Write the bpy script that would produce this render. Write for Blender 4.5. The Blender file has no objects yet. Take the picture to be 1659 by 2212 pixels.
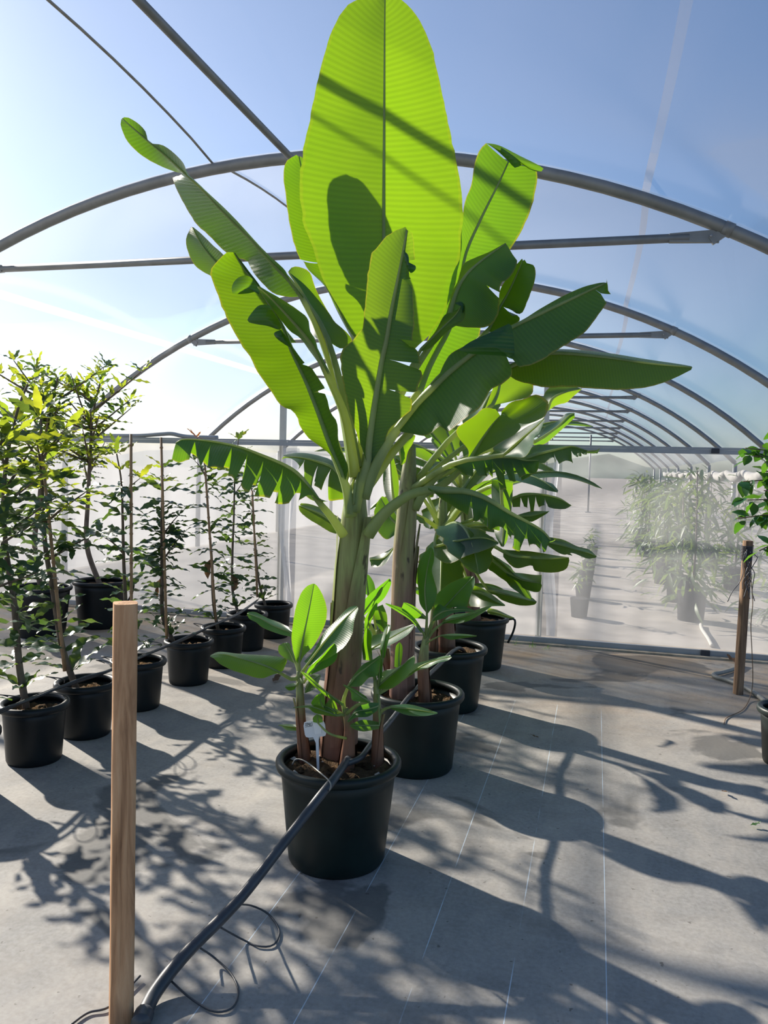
import bpy, math, random
import numpy as np
from mathutils import Vector, Matrix

random.seed(7)
rng = np.random.default_rng(7)
SC = bpy.context.scene
COL = SC.collection
rad = math.radians

# ------------------------------------------------------------------ camera
IW, IH, FPX = 1659.0, 2212.0, 1718.0          # photograph frame, focal length in its pixels
YAW, PITCH, ROLL = 0.25956, -0.05559, 0.02658
CAM = np.array([0.0, 0.0, 1.5])
_f = np.array([-math.sin(YAW) * math.cos(PITCH), math.cos(YAW) * math.cos(PITCH), math.sin(PITCH)])
_r = np.array([math.cos(YAW), math.sin(YAW), 0.0])
_u = np.cross(_r, _f)
CR = _r * math.cos(ROLL) + _u * math.sin(ROLL)
CU = -_r * math.sin(ROLL) + _u * math.cos(ROLL)
CF = _f
cam_data = bpy.data.cameras.new('camera')
cam_data.sensor_fit = 'VERTICAL'
cam_data.sensor_height = 36.0
cam_data.lens = FPX / IH * 36.0
cam_data.clip_end = 2000
cam = bpy.data.objects.new('camera', cam_data)
COL.objects.link(cam)
cam.matrix_world = Matrix(((CR[0], CU[0], -CF[0], CAM[0]), (CR[1], CU[1], -CF[1], CAM[1]),
                           (CR[2], CU[2], -CF[2], CAM[2]), (0, 0, 0, 1)))
SC.camera = cam

# ------------------------------------------------------------------ sky, sun, exposure
SUN_EL = rad(26.0)
SUN_H = np.array([-0.875, 0.485]) / np.linalg.norm([-0.875, 0.485])   # horizontal direction towards the sun
SUN_DIR = np.array([SUN_H[0] * math.cos(SUN_EL), SUN_H[1] * math.cos(SUN_EL), math.sin(SUN_EL)])
world = bpy.data.worlds.new('world')
SC.world = world
world.use_nodes = True
wn = world.node_tree.nodes
wl = world.node_tree.links
bg = wn['Background']
sky = wn.new('ShaderNodeTexSky')
sky.sky_type = 'NISHITA'
sky.sun_disc = False
sky.sun_elevation = SUN_EL
sky.sun_rotation = math.atan2(SUN_H[0], SUN_H[1])
sky.altitude = 0
sky.air_density = 1.0
sky.dust_density = 0.7
sky.ozone_density = 5.0
wl.new(sky.outputs[0], bg.inputs[0])
bg.inputs[1].default_value = 0.135
sun_data = bpy.data.lights.new('sun', 'SUN')
sun_data.energy = 10.0
sun_data.angle = rad(0.9)
sun_data.color = (1.0, 0.91, 0.78)
sun = bpy.data.objects.new('sun', sun_data)
COL.objects.link(sun)
sun.rotation_euler = Vector((-SUN_DIR[0], -SUN_DIR[1], -SUN_DIR[2])).to_track_quat('-Z', 'Y').to_euler()
SC.view_settings.view_transform = 'Standard'
SC.view_settings.look = 'None'
SC.view_settings.gamma = 1.0
SC.view_settings.use_curve_mapping = False
SC.view_settings.exposure = 0.1
SC.cycles.transparent_max_bounces = 24


# ------------------------------------------------------------------ pixels to places
def ray(px, py):
    return (px - IW / 2) / FPX * CR - (py - IH / 2) / FPX * CU + CF


def at(px, py, d):
    """point seen at pixel (px, py) at distance d along the view axis"""
    return CAM + ray(px, py) * d


def ground(px, py, z=0.0):
    r = ray(px, py)
    return CAM + r * ((z - CAM[2]) / r[2])


def on_y(px, py, y):
    r = ray(px, py)
    return CAM + r * (y / r[1])


def depth_of(p):
    return float((np.array(p) - CAM) @ CF)


# ------------------------------------------------------------------ mesh helpers
def mesh(name, verts, faces, mat=None, smooth=True, uvs=None):
    me = bpy.data.meshes.new(name)
    me.from_pydata([tuple(map(float, v)) for v in verts], [], faces)
    if mat is not None:
        me.materials.append(mat)
    if smooth and len(me.polygons):
        me.polygons.foreach_set('use_smooth', [True] * len(me.polygons))
    if uvs is not None:
        ul = me.uv_layers.new(name='UVMap')
        idx = np.zeros(len(me.loops), dtype=np.int32)
        me.loops.foreach_get('vertex_index', idx)
        ul.data.foreach_set('uv', np.asarray(uvs, dtype=np.float32)[idx].ravel())
    me.update()
    return me


def obj(name, me, parent=None, loc=None):
    o = bpy.data.objects.new(name, me)
    COL.objects.link(o)
    if parent is not None:
        o.parent = parent
    if loc is not None:
        o.location = loc
    return o


def tag(o, label=None, cat=None, group=None, kind=None):
    if label:
        o['label'] = label
    if cat:
        o['category'] = cat
    if group:
        o['group'] = group
    if kind:
        o['kind'] = kind
    return o


def thing(name, label, cat, loc=(0, 0, 0), group=None):
    o = bpy.data.objects.new(name, None)
    o.empty_display_size = 0.1
    COL.objects.link(o)
    o.location = tuple(map(float, loc))
    return tag(o, label, cat, group)


def local(parent, pts):
    """world points -> coordinates of a parent that is only translated"""
    return np.asarray(pts, float) - np.array(parent.location)


class MB:
    def __init__(self):
        self.v = []
        self.f = []

    def add(self, verts, faces):
        b = len(self.v)
        self.v.extend([tuple(map(float, p)) for p in verts])
        self.f.extend([tuple(i + b for i in q) for q in faces])
        return self

    def box(self, c, s, R=None):
        c = np.array(c, float)
        h = np.array(s, float) / 2
        vs = []
        for sx in (-1, 1):
            for sy in (-1, 1):
                for sz in (-1, 1):
                    p = np.array([sx, sy, sz]) * h
                    if R is not None:
                        p = R @ p
                    vs.append(c + p)
        self.add(vs, [(0, 1, 3, 2), (4, 6, 7, 5), (0, 4, 5, 1), (2, 3, 7, 6), (0, 2, 6, 4), (1, 5, 7, 3)])
        return self

    def tube(self, pts, r, n=8, cap=True, flat=1.0):
        v, f = tube_data(pts, r, n, cap, flat)
        return self.add(v, f)

    def lathe(self, prof, n=32, c=(0, 0, 0)):
        v = []
        f = []
        for (rr, z) in prof:
            for k in range(n):
                a = 2 * math.pi * k / n
                v.append((c[0] + rr * math.cos(a), c[1] + rr * math.sin(a), c[2] + z))
        for i in range(len(prof) - 1):
            for k in range(n):
                k2 = (k + 1) % n
                f.append((i * n + k, i * n + k2, (i + 1) * n + k2, (i + 1) * n + k))
        return self.add(v, f)

    def build(self, name, mat, parent=None, smooth=True, loc=None):
        return obj(name, mesh(name, self.v, self.f, mat, smooth), parent, loc)


def tube_data(pts, r, n=8, cap=True, flat=1.0):
    P = np.asarray(pts, float)
    m = len(P)
    rr = np.full(m, r) if np.isscalar(r) else np.interp(np.linspace(0, 1, m), np.linspace(0, 1, len(r)), r)
    T = np.gradient(P, axis=0)
    T /= np.linalg.norm(T, axis=1)[:, None] + 1e-12
    ref = np.array([0, 0, 1.0]) if abs(T[0][2]) < 0.9 else np.array([1.0, 0, 0])
    N = np.cross(T[0], ref)
    N /= np.linalg.norm(N)
    v = []
    for i in range(m):
        N = N - T[i] * (N @ T[i])
        N /= np.linalg.norm(N) + 1e-12
        Bn = np.cross(T[i], N)
        for k in range(n):
            a = 2 * math.pi * k / n
            v.append(P[i] + rr[i] * (math.cos(a) * N + flat * math.sin(a) * Bn))
    f = []
    for i in range(m - 1):
        for k in range(n):
            k2 = (k + 1) % n
            f.append((i * n + k, i * n + k2, (i + 1) * n + k2, (i + 1) * n + k))
    if cap:
        f.append(tuple(range(n - 1, -1, -1)))
        f.append(tuple((m - 1) * n + k for k in range(n)))
    return v, f


def spline(pts, n):
    """Catmull-Rom through the points, resampled evenly to n points"""
    P = np.asarray(pts, float)
    if len(P) == 2:
        t = np.linspace(0, 1, n)[:, None]
        return P[0] * (1 - t) + P[1] * t
    Q = np.vstack([2 * P[0] - P[1], P, 2 * P[-1] - P[-2]])
    out = []
    for i in range(1, len(Q) - 2):
        t = np.linspace(0, 1, 12, endpoint=False)[:, None]
        a, b, c, d = Q[i - 1], Q[i], Q[i + 1], Q[i + 2]
        out.append(0.5 * (2 * b + (c - a) * t + (2 * a - 5 * b + 4 * c - d) * t ** 2 + (3 * b - a - 3 * c + d) * t ** 3))
    out = np.vstack(out + [P[-1:]])
    s = np.r_[0, np.cumsum(np.linalg.norm(np.diff(out, axis=0), axis=1))]
    u = np.linspace(0, s[-1], n)
    return np.stack([np.interp(u, s, out[:, k]) for k in range(out.shape[1])], 1)


# ------------------------------------------------------------------ material helpers
class Mat:
    def __init__(self, name):
        self.m = bpy.data.materials.new(name)
        self.m.use_nodes = True
        self.t = self.m.node_tree
        self.t.nodes.clear()
        self.out = self.n('ShaderNodeOutputMaterial')

    def n(self, typ, **kw):
        nd = self.t.nodes.new(typ)
        for k, v in kw.items():
            if hasattr(nd, k) and not k[0].isupper():
                setattr(nd, k, v)
            else:
                nd.inputs[k.replace('_', ' ')].default_value = v
        return nd

    def l(self, a, b):
        self.t.links.new(a, b)

    def coord(self, which='Object', scale=(1, 1, 1)):
        tc = self.n('ShaderNodeTexCoord')
        mp = self.n('ShaderNodeMapping')
        mp.inputs['Scale'].default_value = scale
        self.l(tc.outputs[which], mp.inputs[0])
        return mp.outputs[0]

    def noise(self, vec, scale, detail=4, rough=0.55, dist=0.0):
        nd = self.n('ShaderNodeTexNoise')
        nd.inputs['Scale'].default_value = scale
        nd.inputs['Detail'].default_value = detail
        nd.inputs['Roughness'].default_value = rough
        nd.inputs['Distortion'].default_value = dist
        self.l(vec, nd.inputs['Vector'])
        return nd.outputs['Fac']

    def ramp(self, fac, stops, interp='LINEAR'):
        r = self.n('ShaderNodeValToRGB')
        e = r.color_ramp.elements
        r.color_ramp.interpolation = interp
        while len(e) > 1:
            e.remove(e[-1])
        e[0].position = stops[0][0]
        for p, c in stops[1:]:
            e.new(p)
        for el, (p, c) in zip(e, stops):
            el.position = p
            el.color = (c, c, c, 1) if np.isscalar(c) else (*c, 1)
        self.l(fac, r.inputs[0])
        return r.outputs[0]

    def mix(self, fac, a, b, blend='MIX'):
        m = self.n('ShaderNodeMix')
        m.data_type = 'RGBA'
        m.blend_type = blend
        for s, v in ((m.inputs[0], fac), (m.inputs[6], a), (m.inputs[7], b)):
            if hasattr(v, 'links') or isinstance(v, bpy.types.NodeSocket):
                self.l(v, s)
            elif np.isscalar(v):
                s.default_value = v
            else:
                s.default_value = (*v, 1)
        return m.outputs[2]

    def math(self, op, a, b=None, c=None):
        m = self.n('ShaderNodeMath')
        m.operation = op
        for i, v in enumerate((a, b, c)):
            if v is None:
                continue
            if isinstance(v, bpy.types.NodeSocket):
                self.l(v, m.inputs[i])
            else:
                m.inputs[i].default_value = v
        return m.outputs[0]

    def bump(self, h, strength=0.3, dist=0.01):
        b = self.n('ShaderNodeBump')
        b.inputs['Strength'].default_value = strength
        b.inputs['Distance'].default_value = dist
        self.l(h, b.inputs['Height'])
        return b.outputs[0]

    def principled(self, col, rough=0.6, spec=0.5, metal=0.0, normal=None):
        p = self.n('ShaderNodeBsdfPrincipled')
        for key, v in (('Base Color', col), ('Roughness', rough), ('Specular IOR Level', spec), ('Metallic', metal)):
            if isinstance(v, bpy.types.NodeSocket):
                self.l(v, p.inputs[key])
            elif np.isscalar(v):
                p.inputs[key].default_value = v
            else:
                p.inputs[key].default_value = (*v, 1)
        if normal is not None:
            self.l(normal, p.inputs['Normal'])
        return p.outputs[0]

    def surf(self, s):
        self.l(s, self.out.inputs[0])
        return self.m

    def mixs(self, fac, a, b):
        m = self.n('ShaderNodeMixShader')
        if isinstance(fac, bpy.types.NodeSocket):
            self.l(fac, m.inputs[0])
        else:
            m.inputs[0].default_value = fac
        self.l(a, m.inputs[1])
        self.l(b, m.inputs[2])
        return m.outputs[0]

    def bsdf(self, typ, col, rough=None, normal=None):
        b = self.n(typ)
        if isinstance(col, bpy.types.NodeSocket):
            self.l(col, b.inputs[0])
        else:
            b.inputs[0].default_value = (*col, 1)
        if rough is not None:
            b.inputs['Roughness'].default_value = rough
        if normal is not None:
            self.l(normal, b.inputs['Normal'])
        return b.outputs[0]


M = {}


def simple(name, col, rough=0.6, spec=0.5, metal=0.0, nscale=0, namt=0.25, bump=0.0, stretch=(1, 1, 1)):
    m = Mat(name)
    c = col
    nrm = None
    if nscale:
        fac = m.noise(m.coord('Object', stretch), nscale)
        lo = tuple(x * (1 - namt) for x in col)
        hi = tuple(min(1, x * (1 + namt)) for x in col)
        c = m.ramp(fac, [(0.3, lo), (0.7, hi)])
        if bump:
            nrm = m.bump(fac, bump, 0.01)
    M[name] = m.surf(m.principled(c, rough, spec, metal, nrm))


simple('galvanised', (0.24, 0.25, 0.25), 0.5, 0.4, 0.5, 6, 0.15)
simple('rail_grey', (0.36, 0.38, 0.41), 0.5, 0.4, 0.4, 5, 0.1)
simple('pale_post', (0.62, 0.60, 0.54), 0.6, 0.4, 0.0, 5, 0.1)
simple('pipe_plastic', (0.045, 0.05, 0.058), 0.42, 0.5, 0, 20, 0.2)
simple('hose_grey', (0.22, 0.22, 0.20), 0.5, 0.5, 0, 15, 0.2)
simple('wire_dark', (0.03, 0.035, 0.05), 0.5)
simple('dry_twig', (0.20, 0.13, 0.08), 0.8)
simple('tag_white', (0.78, 0.80, 0.82), 0.4)
simple('sticker_white', (0.90, 0.91, 0.92), 0.45)
simple('ink', (0.02, 0.02, 0.03), 0.5)
simple('bamboo', (0.36, 0.22, 0.12), 0.6, 0.3, 0, 12, 0.25, 0.1)
simple('pebble', (0.45, 0.42, 0.38), 0.8, 0.3, 0, 20, 0.3)
simple('bark_grey', (0.17, 0.13, 0.10), 0.85, 0.2, 0, 30, 0.4, 0.5, (1, 1, .3))
simple('kerb', (0.42, 0.36, 0.28), 0.85, 0.2, 0, 8, 0.35, 0.3)
simple('twine_pale', (0.52, 0.50, 0.46), 0.8, 0.2, 0, 7, 0.2)
simple('twine', (0.4, 0.38, 0.34), 0.8)

# --- the weed mat floor: grey woven cloth, dusty, damp stains with their own shapes, printed guide lines
m = Mat('weed_mat')
wc = m.coord('Object')
base = m.ramp(m.noise(wc, 1.1, 6, 0.6), [(0.3, (0.17, 0.168, 0.16)), (0.52, (0.27, 0.26, 0.24)), (0.75, (0.39, 0.365, 0.325))])
fine = m.noise(m.coord('Object', (1, 1, 1)), 60, 3, 0.6)
base = m.mix(0.22, base, m.ramp(fine, [(0.3, 0.12), (0.7, 0.45)]), 'MIX')
sep = m.n('ShaderNodeSeparateXYZ')
m.l(wc, sep.inputs[0])
X, Y = sep.outputs[0], sep.outputs[1]
# brown silt towards the partition
silt = m.math('MULTIPLY', m.ramp(Y, [(0, 0), (1, 1)]), 1.0)
siltw = m.n('ShaderNodeMapRange')
siltw.inputs[1].default_value = 4.3
siltw.inputs[2].default_value = 6.6
m.l(Y, siltw.inputs[0])
siltn = m.ramp(m.noise(m.coord('Object', (1, 1.6, 1)), 1.3, 7, 0.65), [(0.36, 0), (0.6, 1)])
sf = m.math('MULTIPLY', siltw.outputs[0], siltn)
sf = m.math('MULTIPLY', sf, 0.95)
base = m.mix(sf, base, (0.38, 0.27, 0.165))
dz = m.ramp(m.noise(m.coord('Object', (1, 0.45, 1)), 4.5, 6, 0.7, 0.6), [(0.42, 0), (0.7, 1)])
base = m.mix(m.math('MULTIPLY', dz, 0.35), base, (0.50, 0.45, 0.38))
dz2 = m.ramp(m.noise(m.coord('Object', (0.5, 1, 1)), 6.0, 6, 0.7), [(0.5, 0), (0.75, 1)])
base = m.mix(m.math('MULTIPLY', dz2, 0.4), base, (0.12, 0.105, 0.09))
# damp stains
st = m.ramp(m.noise(m.coord('Object', (1, 1.3, 1)), 0.95, 5, 0.5, 0.8), [(0.58, 0), (0.605, 1)])
base = m.mix(m.math('MULTIPLY', st, 0.65), base, (0.06, 0.062, 0.06))
# specks of soil
sp = m.ramp(m.noise(wc, 34, 2, 0.5), [(0.70, 0), (0.74, 1)])
base = m.mix(m.math('MULTIPLY', sp, 0.6), base, (0.06, 0.05, 0.04))
# guide lines woven into the cloth every 27 cm
fr = m.math('FRACT', m.math('DIVIDE', m.math('ADD', X, 1.003 + 0.136 + 2.72), 0.2722))
dl = m.math('ABSOLUTE', m.math('SUBTRACT', fr, 0.5))
ln = m.math('LESS_THAN', dl, 0.0055)
ln = m.math('MULTIPLY', ln, m.ramp(m.noise(wc, 3.2, 3), [(0.38, 0.0), (0.56, 0.75)]))
ln = m.math('MULTIPLY', ln, m.math('LESS_THAN', Y, 5.2))
ln = m.math('MULTIPLY', ln, m.math('MULTIPLY', m.math('GREATER_THAN', X, -1.1), m.math('LESS_THAN', X, 0.2)))
base = m.mix(ln, base, (0.55, 0.66, 0.76))
wv = m.n('ShaderNodeTexWave')
wv.inputs['Scale'].default_value = 90
m.l(wc, wv.inputs[0])
bmp = m.bump(m.math('ADD', m.math('MULTIPLY', wv.outputs['Fac'], 0.3), fine), 0.12, 0.004)
M['weed_mat'] = m.surf(m.principled(base, 0.72, 0.35, 0, bmp))

simple('outside_ground', (0.31, 0.28, 0.245), 0.9, 0.2, 0, 1.5, 0.35, 0.2)
simple('hill_green', (0.16, 0.19, 0.15), 0.95, 0.1, 0, 0.05, 0.3)


def film(name, scatter, haze=0.0, tint=(0.97, 0.98, 1.0), nscale=0.0, white=0.93):
    """greenhouse polythene: part of the light goes straight through, part is scattered forward;
    light crossing the sheet at a slant travels through more of it and is scattered more"""
    m = Mat(name)
    tr = m.bsdf('ShaderNodeBsdfTransparent', tint)
    tl = m.bsdf('ShaderNodeBsdfTranslucent', (white, white * 1.01, white * 1.03))
    df = m.bsdf('ShaderNodeBsdfDiffuse', (white * .92, white * .93, white * .95))
    sc = m.mixs(haze, tl, df)
    ge = m.n('ShaderNodeNewGeometry')
    dt_ = m.n('ShaderNodeVectorMath')
    dt_.operation = 'DOT_PRODUCT'
    m.l(ge.outputs['Normal'], dt_.inputs[0])
    m.l(ge.outputs['Incoming'], dt_.inputs[1])
    cs = m.math('MAXIMUM', m.math('ABSOLUTE', dt_.outputs['Value']), 0.10)
    through = m.math('POWER', 1.0 - scatter, m.math('DIVIDE', 1.0, cs))
    fac = m.math('SUBTRACT', 1.0, through)
    if nscale:
        nz = m.noise(m.coord('Object', (1, .35, 1)), nscale, 5, 0.6)
        fac = m.math('MULTIPLY', fac, m.ramp(nz, [(0.3, 0.8), (0.75, 1.0)]))
    s = m.mixs(fac, tr, sc)
    gl = m.bsdf('ShaderNodeBsdfGlossy', (1, 1, 1), 0.18)
    fz = m.n('ShaderNodeFresnel')
    fz.inputs[0].default_value = 1.12
    s = m.mixs(m.math('MULTIPLY', fz.outputs[0], 0.25), s, gl)
    M[name] = m.surf(s)


film('roof_film', 0.064, 0.10, nscale=0.9)
film('seam_film', 0.45, 0.3)
film('seam_thin', 0.14, 0.3)
film('wall_film_milky', 0.58, 0.40, nscale=1.5, white=0.58)
film('wall_film_clear', 0.42, 0.40, nscale=1.2, white=0.62)

# --- pot plastic and soil
simple('pot_black', (0.005, 0.008, 0.010), 0.45, 0.35, 0, 9, 0.3)
simple('bag_black', (0.02, 0.02, 0.02), 0.9, 0.1)
simple('pot_green', (0.004, 0.012, 0.011), 0.45, 0.35, 0, 9, 0.3)
m = Mat('soil')
sc_ = m.coord('Object')
scol = m.ramp(m.noise(sc_, 14, 6, 0.7), [(0.3, (0.035, 0.022, 0.014)), (0.52, (0.13, 0.085, 0.05)), (0.72, (0.32, 0.20, 0.10))])
M['soil'] = m.surf(m.principled(scol, 0.95, 0.1, 0, m.bump(m.noise(sc_, 45, 5, 0.7), 1.0, 0.03)))

# --- sawn timber
m = Mat('timber')
tcd = m.coord('Object', (1, 1, 0.07))
tg = m.noise(tcd, 38, 5, 0.6, 0.4)
tcol = m.ramp(tg, [(0.28, (0.20, 0.10, 0.05)), (0.5, (0.48, 0.27, 0.14)), (0.75, (0.62, 0.40, 0.23))])
stn = m.ramp(m.noise(m.coord('Object', (1, 1, 0.25)), 9, 3), [(0.58, 0), (0.68, 1)])
tcol = m.mix(m.math('MULTIPLY', stn, 0.6), tcol, (0.10, 0.06, 0.04))
M['timber'] = m.surf(m.principled(tcol, 0.8, 0.25, 0, m.bump(tg, 0.5, 0.01)))
m = Mat('timber_old')
tg = m.noise(m.coord('Object', (1, 1, 0.07)), 34, 5, 0.6, 0.4)
tcol = m.ramp(tg, [(0.3, (0.10, 0.06, 0.04)), (0.55, (0.25, 0.16, 0.10)), (0.75, (0.36, 0.25, 0.16))])
M['timber_old'] = m.surf(m.principled(tcol, 0.85, 0.2, 0, m.bump(tg, 0.5, 0.01)))

# ================================================================== the tunnel
RIDGE_X, RIDGE_Z, ARCH_R = -2.15, 3.715, 6.7
Y1, BAY = 5.49, 3.70
WALL_Y = 7.05
EAVE = 4.72                                      # half width at the gutter


def roof_z(x, lift=0.0):
    o = x - RIDGE_X
    return RIDGE_Z - (ARCH_R - math.sqrt(ARCH_R ** 2 - o * o)) + lift


# floor
fl = MB()
fl.add([(-9, -3, 0), (4.5, -3, 0), (4.5, WALL_Y, 0), (-9, WALL_Y, 0)], [(0, 1, 2, 3)])
floor = fl.build('floor', M['weed_mat'], None, False)
tag(floor, 'grey weed-control cloth with pale guide lines and damp stains', None, None, 'structure')
og = MB()
og.add([(-300, WALL_Y, -0.02), (300, WALL_Y, -0.02), (300, 600, -0.02), (-300, 600, -0.02)], [(0, 1, 2, 3)])
og.add([(-300, -300, -0.03), (300, -300, -0.03), (300, WALL_Y, -0.03), (-300, WALL_Y, -0.03)], [(0, 1, 2, 3)])
og = og.build('floor_outside', M['outside_ground'], None, False)
tag(og, 'bare brown earth beyond the film partition', None, None, 'structure')

# roof film: one sheet per bay, blown up a little between the hoops
ceiling = thing('ceiling', 'clear plastic film roof of the tunnel greenhouse', None)
ceiling['kind'] = 'structure'
NB0, NB1 = -3, 9


def film_pt(off, y):
    k = (y - Y1) / BAY
    t = k - math.floor(k)
    lift = 0.055 + 0.17 * math.sin(math.pi * t) ** 0.8 * max(0.0, 1 - (abs(off) / 5.4) ** 3)
    o = min(abs(off), EAVE) * (1 if off >= 0 else -1)
    n = np.array([o / ARCH_R, math.sqrt(1 - (o / ARCH_R) ** 2)])
    return (RIDGE_X + o + n[0] * lift, y, roof_z(RIDGE_X + o) + n[1] * lift)


for b in range(NB0, NB1):
    ys = [Y1 + BAY * (b + j / 12) for j in range(13)]
    offs = np.linspace(-EAVE, EAVE, 49)
    v = [film_pt(o, y) for y in ys for o in offs]
    f = [(j * 49 + i, j * 49 + i + 1, (j + 1) * 49 + i + 1, (j + 1) * 49 + i) for j in range(12) for i in range(48)]
    obj('film_bay', mesh('film_bay', v, f, M['roof_film']), ceiling)
for so, w in ((-3.13, 0.05), (2.36, 0.024)):
    v, f = [], []
    ys = np.linspace(Y1 + BAY * NB0, Y1 + BAY * 6, 120)
    for i, y in enumerate(ys):
        for s in (-1, 1):
            p = np.array(film_pt(so + s * w, y if so > 0 else Y1))
            p[1] = y
            v.append(p + np.array([0, 0, -0.006]))
        if i:
            f.append((2 * i - 2, 2 * i - 1, 2 * i + 1, 2 * i))
    s_ = obj('seam_band', mesh('seam_band', v, f, M['seam_film' if so < 0 else 'seam_thin']), ceiling)

ORD = ['first', 'second', 'third', 'fourth', 'fifth', 'sixth', 'seventh', 'eighth', 'ninth']
for k in range(NB0 + 1, NB1 + 1):
    y = Y1 + BAY * k
    if k == 0:
        lab = 'thick grey steel hoop arching over the potted bananas, nearest before the partition'
    elif k < 0:
        lab = 'grey steel hoop high above the tall foreground wooden stake'
    else:
        lab = 'grey steel hoop of the tunnel roof, %s beyond the film partition' % ORD[k - 1]
    if k < -1:
        continue
    h = thing('greenhouse_hoop', lab, 'hoop', (RIDGE_X, y, 0), 'steel roof hoops')
    offs = np.linspace(-EAVE, EAVE, 41)
    pts = [(o, 0, roof_z(RIDGE_X + o)) for o in offs]
    MB().tube(pts, 0.042, 12).build('pipe', M['galvanised'], h)
    for s in (-1, 1):
        MB().tube([(s * EAVE, 0, 0), (s * EAVE, 0, roof_z(RIDGE_X + EAVE))], 0.042, 10).build('leg', M['galvanised'], h)
    if k == -1:
        continue
    # tie bar with its brackets
    bz, be = 3.02, 2.84
    t = MB().tube([(-be + 0.18, 0, 0), (be - 0.18, 0, 0)], 0.028, 10).build('tie_bar', M['galvanised'], h, True, (0, 0, bz))
    for s in (-1, 1):
        e = MB()
        e.add([(s * (be - 0.30), -0.022, 0.026), (s * (be - 0.30), 0.022, 0.026), (s * (be - 0.30), -0.022, -0.026), (s * (be - 0.30), 0.022, -0.026),
               (s * be, -0.008, 0.042), (s * be, 0.008, 0.042), (s * be, -0.008, -0.042), (s * be, 0.008, -0.042)],
              [(0, 1, 5, 4), (2, 6, 7, 3), (0, 4, 6, 2), (1, 3, 7, 5), (4, 5, 7, 6), (0, 2, 3, 1)])
        e.build('flattened_end', M['galvanised'], t, False)
        o = be + 0.03
        zt = roof_z(RIDGE_X + o + 0.02) - bz
        br = MB()
        a = np.array([s * (be - 0.05), 0, -0.03])
        c = np.array([s * (o + 0.02), 0, zt])
        d = (c - a) / np.linalg.norm(c - a)
        R_ = np.stack([np.array([d[2], 0, -d[0]]), np.array([0, 1, 0]), d], 1)
        br.box((a + c) / 2, (0.055, 0.03, np.linalg.norm(c - a)), R_)
        b_ = br.build('bracket', M['galvanised'], t, False)
        # strap round the hoop
        so_ = s * (o + 0.02)
        tg = np.array([math.sqrt(ARCH_R ** 2 - so_ ** 2), 0, -so_]) / ARCH_R
        MB().tube([c - tg * 0.03, c + tg * 0.03], 0.047, 12).build('strap', M['galvanised'], t)
        MB().tube([a + [0, -0.025, 0.03], a + [0, 0.025, 0.03]], 0.008, 8).build('bolt', M['rail_grey'], t)
    # short hanger from the bar's middle up to the ridge
    hg = MB()
    hg.box((0.06, 0, 0.035), (0.05, 0.05, 0.12))
    hg.build('clamp', M['galvanised'], t, False)

# ridge pipe along the tunnel
rp = MB().tube([(RIDGE_X, Y1 + BAY * NB0, RIDGE_Z - 0.070), (RIDGE_X, Y1 + BAY * NB1, RIDGE_Z - 0.070)], 0.024, 10)
rp = rp.build('ridge_pipe', M['galvanised'])
tag(rp, 'long straight grey pipe running along under the ridge of the roof', 'pipe')
# slack rope lying on the film left of the ridge
pts = []
for i in range(-19, 36):
    p = np.array(film_pt(-0.69, Y1 + BAY * i / 12))
    pts.append(p + np.array([0, 0, -0.012]))
rope = MB().tube(pts, 0.009, 6).build('roof_rope', M['hose_grey'])
tag(rope, 'thin grey rope running beside the ridge pipe, over the roof film', 'rope')

# partition of film between posts
RAIL_Z = 1.70
wall = thing('wall_back', 'low film partition across the tunnel', None, (0, WALL_Y, 0))
wall['kind'] = 'structure'
xs = [-9.0, -6.3, -2.91, -0.445, 1.62, 4.4]
mats = ['wall_film_milky', 'wall_film_milky', 'wall_film_milky', 'wall_film_clear', 'wall_film_clear']
for i in range(5):
    a, b = xs[i] + 0.01, xs[i + 1] - 0.01
    v, f = [], []
    nx, nz = 60, 8
    ph = rng.uniform(0, 6, 4)
    for j in range(nz + 1):
        for q in range(nx + 1):
            x = a + (b - a) * q / nx
            z = 0.06 + (RAIL_Z - 0.06) * j / nz
            env = math.sin(math.pi * q / nx) * math.sin(math.pi * j / nz)
            w = 0.012 * math.sin(7 * x + ph[0] + 0.8 * z) + 0.007 * math.sin(17 * x + ph[1] - 0.5 * z) + 0.004 * math.sin(31 * x + ph[2])
            v.append((x, 0.02 + w * (0.35 + 0.65 * env), z))
    for j in range(nz):
        for q in range(nx):
            f.append((j * (nx + 1) + q, j * (nx + 1) + q + 1, (j + 1) * (nx + 1) + q + 1, (j + 1) * (nx + 1) + q))
    obj('film_panel', mesh('film_panel', v, f, M[mats[i]]), wall)
tr = MB()
tr.box((-2.3, -0.02, RAIL_Z), (13.4, 0.05, 0.035)).box((-2.3, -0.03, RAIL_Z + 0.028), (13.4, 0.03, 0.018))
tr.build('top_rail', M['rail_grey'], wall, False)
br = MB()
br.box((-2.3, -0.02, 0.028), (13.4, 0.05, 0.03)).box((-2.3, -0.03, 0.05), (13.4, 0.03, 0.014))
br.build('bottom_rail', M['rail_grey'], wall, False)
for x in xs[1:5]:
    hp = 2.25 if -3 < x < 0 else RAIL_Z
    MB().box((x, 0.07, hp / 2), (0.05, 0.05, hp)).build('post', M['pale_post'], wall, False)
for x in (0.93, -1.95, 2.2):
    MB().box((x, -0.05, 0.035), (0.07, 0.03, 0.05)).build('rail_clip', M['wire_dark'], wall, False)
    MB().box((x, -0.05, RAIL_Z + 0.01), (0.06, 0.03, 0.04)).build('rail_clip', M['wire_dark'], wall, False)
kb = MB()
kb.box((-2.3, WALL_Y - 0.06, 0.008), (13.4, 0.10, 0.016))
kb = kb.build('baseboard_back', M['kerb'], None, False)
tag(kb, 'thin pale kerb along the foot of the film partition', None, None, 'structure')
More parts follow.
